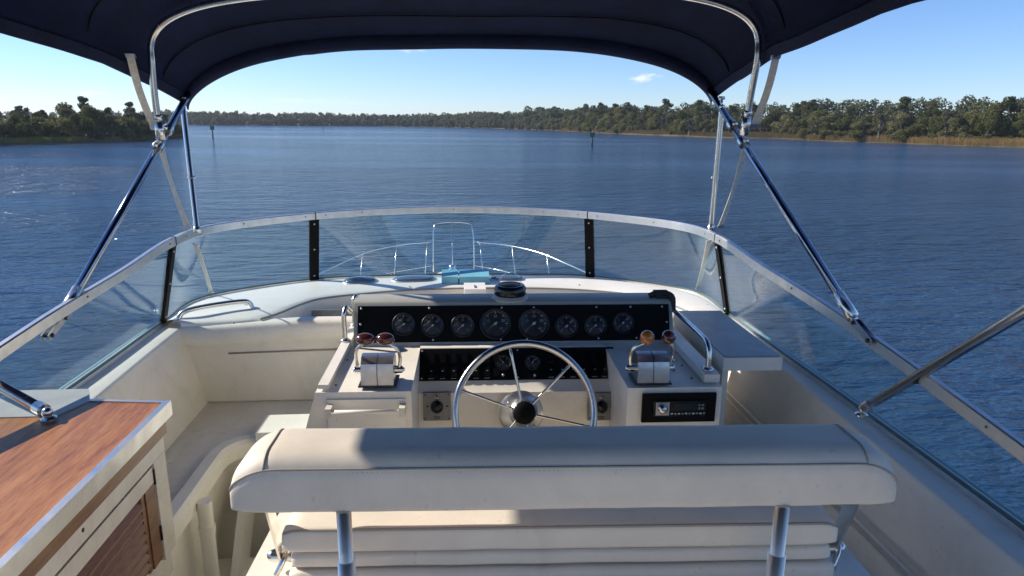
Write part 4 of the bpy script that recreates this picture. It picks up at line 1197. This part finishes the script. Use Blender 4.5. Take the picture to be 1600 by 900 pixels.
# ---- ledge covers
GLB = mat('smoked_lens', (.10, .15, .20), .12, coat=.5)
for (px, py, sx, sy, h, lab) in ((563, 440, .095, .06, .032, 'leftmost smoked oval vent lid on the forward ledge'), (647, 437, .125, .065, .026, 'wide smoked oval vent lid left of the teal cover'), (792, 436, .10, .055, .026, 'smoked oval vent lid right of the teal cover')):
    q = P(px, py, z=.475)
    t = thing('vent_lid', lab, 'vent lid', (q.x, q.y, .474))
    M_ = Matrix.Translation((q.x, q.y, .472)) @ Matrix.Rotation(math.atan2(-q.x*.35, 1), 4, 'Z')
    bm = B(); rg = []
    sq = lambda a_, e: math.copysign(abs(a_)**e, a_)
    for s, z in ((1.08, 0), (1.08, .006), (1.0, .010)): rg.append([(sx*s*sq(math.cos(a_), .6), sy*s*sq(math.sin(a_), .6), z) for a_ in [2*math.pi*k/32 for k in range(32)]])
    loft(bm, rg); obj('lid_frame', bm, ALU, t, M=M_)
    bm = B(); rg = []
    for s, z in ((.96, .008), (.92, .018), (.75, h*.8), (.4, h), (.05, h*1.03)): rg.append([(sx*s*sq(math.cos(a_), .6), sy*s*sq(math.sin(a_), .6), z) for a_ in [2*math.pi*k/32 for k in range(32)]])
    loft(bm, rg); obj('dome', bm, GLB, t, M=M_)
for x0, x1, lab in ((690, 716, 'smaller left half of the teal vinyl cover on the ledge'), (718, 765, 'wider right half of the teal vinyl cover on the ledge')):
    a_, c_ = P(x0, 443, z=.475), P(x1, 443, z=.475)
    bm = B(); box(bm, a_.x, c_.x, a_.y+.0, a_.y+.15, .470, .515, .012, 2); fixn(bm)
    for v in bm.verts:
        if v.co.z > .49: v.co.z += .012*(v.co.y-a_.y)/.15
    props(obj('locker_cover', bm, TEALC), lab, 'cover')

# ---- bow rail, windlass
t = thing('bow_rail', 'thin steel bow rail with raised pulpit seen through the windscreen', 'railing', (0, 8.9, -.55))
dz0 = -.50
bm = B(); pul = [P(677, 425, y=8.9), P(677, 378, y=8.95), P(678, 356, y=9.0), P(684, 349, y=9.03), P(708, 347, y=9.05), P(732, 349, y=9.03), P(738, 356, y=9.0), P(740, 378, y=8.95), P(741, 425, y=8.9)]
tube(bm, cat(pul, 4), .009, 8); obj('pulpit', bm, CHROME, t)
for sg, pts in ((1, [P(740, 378, y=8.95), P(790, 383, y=8.7), P(840, 394, y=8.3), P(885, 412, y=7.8), P(925, 430, y=7.2), P(960, 446, y=6.6)]), (-1, [P(677, 378, y=8.95), P(630, 382, y=8.7), P(580, 392, y=8.3), P(540, 408, y=7.8), P(505, 425, y=7.3), P(470, 442, y=6.6)])):
    bm = B(); tube(bm, pts, .0095, 8, 5); obj('top_rail', bm, CHROME, t)
    for k, (fy) in enumerate((.25, 1.2, 2.3)):
        q = cat(pts, 10)[int(fy*10)]; bm = B(); tube(bm, [q, Vector((q.x*1.03+.04*sg, q.y-.12, -.70))], .006, 8); obj('stanchion', bm, CHROME, t)
    bm = B(); lw_ = [P(740 if sg > 0 else 677, 415, y=8.95), P(775 if sg > 0 else 640, 421, y=8.7), P(800 if sg > 0 else 605, 427, y=8.4)]; tube(bm, lw_, .006, 8, 4); obj('lower_rail', bm, CHROME, t)
bm = B(); tube(bm, [P(707, 348, y=9.05), P(707, 425, y=8.7)], .008, 8); obj('stanchion', bm, CHROME, t)
q = P(707, 423, y=8.75)
t = thing('anchor_windlass', 'white anchor platform and windlass at the very bow', 'windlass', (q.x, q.y, -.56))
bm = B(); lathe(bm, [(.10, -.13), (.10, -.01), (.19, 0), (.20, .025), (.17, .045), (.10, .05)], 28, 1.15, .8); obj('platform', bm, GELW, t, M=Matrix.Translation((q.x, q.y, -.57)))
bm = B(); lathe(bm, [(.06, .04), (.06, .10), (.035, .12), (.05, .15), (.02, .16)], 20); obj('drum', bm, CHROME, t, M=Matrix.Translation((q.x, q.y, -.57)))

# ================================================================= helm bench
G = rotz_about(.205, 1.112, -2.7)
bench = thing('helm_bench', 'wide cream vinyl helm bench with a long padded flip backrest', 'seat', (.205, 1.4, FZ))


def pad(x0, x1, y0, y1, z0, z1, rt, ra, re, sag=0.0, n=12, back=0, ends=.9):
    """soft block lofted along x: rt top-aft radius, ra others, re end rounding of the top outline"""
    bm = B(); rg = []
    xs = [x0+re*(1-math.cos(k/n*math.pi/2)) for k in range(n+1)]+list(np.linspace(x0+re, x1-re, 30))[1:-1]+[x1-re*(1-math.cos((n-k)/n*math.pi/2)) for k in range(n+1)]
    for x in xs:
        e = min(x-x0, x1-x); f = 1 if e >= re else math.sqrt(max(0, 1-((re-e)/re)**2))
        hh = (z1-z0); top = z0+hh*((1-ends)+ends*f); yy0 = y0+.012*(1-f); yy1 = y1-.03*(1-f)
        top += sag*math.sin((x-x0)*9)*.3*f+.0015*noise.noise(Vector((x*6, 1, 1)))
        pts = []; h2 = top-z0; r_t = min(rt, h2*.49); r_a = min(ra, h2*.3)
        for cx, cy, r_, a0 in ((yy0+r_t, top-r_t, r_t, 180), (yy1-r_t, top-r_t, r_t, 90), (yy1-r_a, z0+r_a, r_a, 0), (yy0+r_a, z0+r_a, r_a, -90)):
            for k in range(7):
                a_ = R_(a0-k*15) if True else 0
                pts.append((x, cx+r_*math.cos(a_), cy+r_*math.sin(a_)))
            pts.append(None)
        full_ = []
        for i_, p_ in enumerate(pts):
            if p_ is not None: full_.append(p_); continue
            a__ = Vector(pts[i_-1]); b__ = Vector(pts[(i_+1) % len(pts)])
            for k in (1, 2, 3): full_.append(tuple(a__.lerp(b__, k/4)))
        cy_ = (y0+y1)/2; cz_ = (z0+top)/2; out_ = []
        for p_ in full_:
            q_ = Vector(p_); d_ = Vector((0, q_.y-cy_, q_.z-cz_)).normalized()
            w_ = .0016*noise.noise(q_*9)+.0012*noise.noise(Vector((q_.x*34, q_.y*9, q_.z*9+5)))
            out_.append(q_+d_*w_)
        rg.append(out_)
    loft(bm, rg)
    return fixn(bm)


bx0, bx1 = -.407, .817
bk = obj('backrest', pad(bx0, bx1, 1.10, 1.258, .712, .822, .045, .012, .085, ends=.55), VINYL, bench, ang=50)
# seams: long seam along top aft edge following the outline, gusset seams over the top


def endprof(x, z0=.712, z1=.822, re=.085, ends=.55):
    e = min(x-bx0, bx1-x); f = 1 if e >= re else math.sqrt(max(0, 1-((re-e)/re)**2)); return f, z0+(z1-z0)*((1-ends)+ends*f)


bm = B(); pa = []
for x in list(bx0+.085*(1-np.cos(np.linspace(0.12, math.pi/2, 10))))+list(np.linspace(bx0+.1, bx1-.1, 40))+list(bx1-.085*(1-np.cos(np.linspace(math.pi/2, .12, 10)))):
    f, tp = endprof(x); r_ = min(.045, (tp-.712)*.49); pa.append(Vector((x, 1.10+.012*(1-f)+r_*(1-math.cos(R_(28)))-.0005, tp-r_+r_*math.sin(R_(28)))))
tube(bm, pa, .0022, 8); obj('seam', bm, PIPING, bk)
for xg in (bx0+.065, bx1-.065):
    f, tp = endprof(xg); r_ = .045; yy0 = 1.10+.012*(1-f); yy1 = 1.258-.03*(1-f)
    pg = [Vector((xg, yy0+r_-r_*math.cos(R_(a_)), tp-r_+r_*math.sin(R_(a_))+.0005)) for a_ in range(28, 91, 12)]+[Vector((xg, yy1-r_+r_*math.sin(R_(a_)), tp-r_+r_*math.cos(R_(a_))+.0005)) for a_ in range(0, 90, 15)]
    bm = B(); tube(bm, pg, .0022, 8); obj('seam', bm, PIPING, bk)
# stitches along the long seam
bm = B()
for p_, q_ in zip(pa[:-1], pa[1:]):
    L_ = (q_-p_).length; k = max(1, int(L_/.008))
    for j in range(k): ball(bm, p_+(q_-p_)*(j/k)+Vector((0, -.0008, -.006)), .0014, (1.6, .6, .6), 4)
obj('stitching', bm, PIPING, bk, kind='stuff')
cu = obj('seat_cushion', pad(-.355, .775, 1.20, 1.66, .560, .617, .014, .014, .045, ends=.35), VINYL, bench, ang=50)
bm = B(); pa = []
for x in np.linspace(-.35, .77, 60):
    e = min(x+.355, .775-x); f = 1 if e >= .045 else math.sqrt(max(0, 1-((.045-e)/.045)**2)); tp = .560+.057*(.65+.35*f); pa.append(Vector((x, 1.20+.012*(1-f)+.003, tp-.004)))
tube(bm, pa, .003, 8); obj('piping', bm, PIPING, cu)
obj('under_cushion', pad(-.340, .768, 1.205, 1.66, .524, .557, .012, .012, .03, ends=.3), VINYL, bench, ang=50)
bm = B(); box(bm, -.445, .86, 1.13, 1.74, FZ+.001, .482, .02, 3); obj('seat_base', fixn(bm), GEL, bench)
obj('base_cushion', pad(-.345, .775, 1.195, 1.67, .485, .521, .012, .012, .03, ends=.3), VINYL, bench, ang=50)
for px, py in ((537, 850), (1207, 845)):
    q = G.inverted() @ P(px, py, y=1.11)
    x, y = q.x, 1.105
    bm = B(); cyl(bm, (x, y, .20), (x, y, .715), .0135, n=18); p_ = obj('backrest_post', bm, POSTM, bench)
    bm = B(); cyl(bm, (x, y, .16), (x, y, .615), .0165, n=18); obj('post_sleeve', bm, POSTM, p_)
for x, sg in ((-.372, -1), (.795, 1)):
    bm = B(); v = loft(bm, [[(x+e, 1.17, .713), (x+e, 1.205, .713), (x+e, 1.285, .50), (x+e, 1.25, .50)] for e in (-.0025, .0025)]); ar = obj('flip_arm', fixn(bm), CHROME, bench)
    bm = B(); cyl(bm, (x-.02, 1.265, .515), (x+.02, 1.265, .515), .014); ball(bm, (x+sg*.02, 1.265, .515), .013); tube(bm, [(x-.01, 1.23, .485), (x+.01, 1.25, .525), (x+.01, 1.29, .525), (x-.01, 1.30, .485)], .006, 8, 4); obj('pivot', bm, CHROME, ar)
G = Matrix.Identity(4)

# ================================================================= cabinet
cab = thing('cabinet', 'teak topped cabinet with louvred door at the left side', 'cabinet', (-1.1, 1.5, FZ))
CT = .50
G = Matrix.Translation((0, 0, .0933)) @ Matrix.Scale(.9333, 4)
bm = B(); pts = [(-.955, .5), (-.955, 2.160), (-1.195, 2.19), (-1.238, 2.075), (-1.44, 2.075), (-1.46, .5)]
poly_ext(bm, pts, CT-.012, CT, .001, 1); obj('teak_top', fixn(bm), TEAK, cab)
bm = B(); box(bm, -.954, -.932, .5, 2.178, CT-.046, CT+.004, .003, 2); obj('edge_trim', fixn(bm), ALU, cab)
bm = B(); v = loft(bm, [[(-.955, 2.161, z), (-.955, 2.177, z), (-1.20, 2.206, z), (-1.196, 2.191, z)] for z in (CT-.046, CT+.004)]); obj('edge_trim', fixn(bm), ALU, cab)
bm = B(); box(bm, -1.27, -.972, .5, 2.135, FZ-.15, CT-.013); obj('carcass', fixn(bm), CREAMW, cab)
bm = B(); box(bm, -.972, -.940, .5, 2.140, CT-.092, CT-.052, .004, 2); obj('wood_moulding', fixn(bm), CHERRY, cab)
FX = -.9715
bm = B(); box(bm, FX, -.950, .5, 2.130, CT-.150, CT-.093, .002, 1); obj('top_frame', fixn(bm), CREAMW, cab)
bm = B(); box(bm, FX, -.950, 2.045, 2.130, FZ-.049, CT-.151, .002, 1); obj('end_frame', fixn(bm), CREAMW, cab)
bm = B(); cyl(bm, (-.949, 1.63, CT-.118), (-.953, 1.63, CT-.118), .006, n=12); obj('key_hole', bm, BEZEL, cab)
bm = B(); box(bm, FX, -.960, 2.036, 2.045, FZ-.04, CT-.155); box(bm, FX, -.960, .5, 2.045, CT-.158, CT-.151); obj('door_gap', fixn(bm), CHERRY, cab)
# door
bm = B(); box(bm, FX-.0, -.9715+.020, .62, 2.034, CT-.212, CT-.160, .002, 1); door = obj('door', fixn(bm), CREAMW, cab)
bm = B(); box(bm, FX, -.952, 1.972, 2.034, FZ-.03, CT-.2125, .002, 1); obj('door_stile', fixn(bm), CHERRY, door)
bm = B(); box(bm, FX, -.956, 1.950, 1.971, FZ-.03, CT-.2125, .001, 1); obj('door_bead', fixn(bm), CHERRY, door)
bm = B(); box(bm, FX-.014, FX-.008, .62, 1.950, FZ-.03, CT-.2125); obj('door_back', fixn(bm), CHERRY, door)
for k in range(20):
    z = CT-.220-k*.034
    if z < FZ: break
    bm = B(); v = loft(bm, [[(-.9790, y, z-.004), (-.9790, y, z+.004), (-.950, y, z-.026), (-.950, y, z-.034)] for y in (.63, 1.949)]); obj('slat', fixn(bm), CHERRY, door)
bm = B(); cyl(bm, (-.950, 2.038, .28), (-.950, 2.038, .33), .004, n=8); obj('hinge', bm, BEZEL, door)
bm = B(); cyl(bm, (-.950, 2.038, .08), (-.950, 2.038, .13), .004, n=8); obj('hinge', bm, BEZEL, door)
# grey coaming shelf over the outboard corner of the cabinet
bm = B(); poly_ext(bm, [(-1.195, 2.193), (-1.238, 2.077), (-1.52, 2.077), (-1.50, 2.30), (-1.25, 2.30)], .452, CT+.003, .005, 2); o = obj('coaming_shelf', fixn(bm), GREYB, yacht)
G = Matrix.Identity(4)

# ================================================================= haze over the river
hm = bpy.data.materials.new('haze_air'); hm.use_nodes = True; N, L = hm.node_tree.nodes, hm.node_tree.links
N.remove(N['Principled BSDF']); pv = N.new('ShaderNodeVolumePrincipled'); pv.inputs['Color'].default_value = (.80, .88, .97, 1); pv.inputs['Density'].default_value = .00015; pv.inputs['Anisotropy'].default_value = .2
L.new(pv.outputs[0], N['Material Output'].inputs['Volume'])
bm = B(); box(bm, -9200, 9200, -9200, 9200, -4.6, 16); obj('haze', fixn(bm), hm, M=Matrix.Identity(4), smooth=False, kind='stuff')
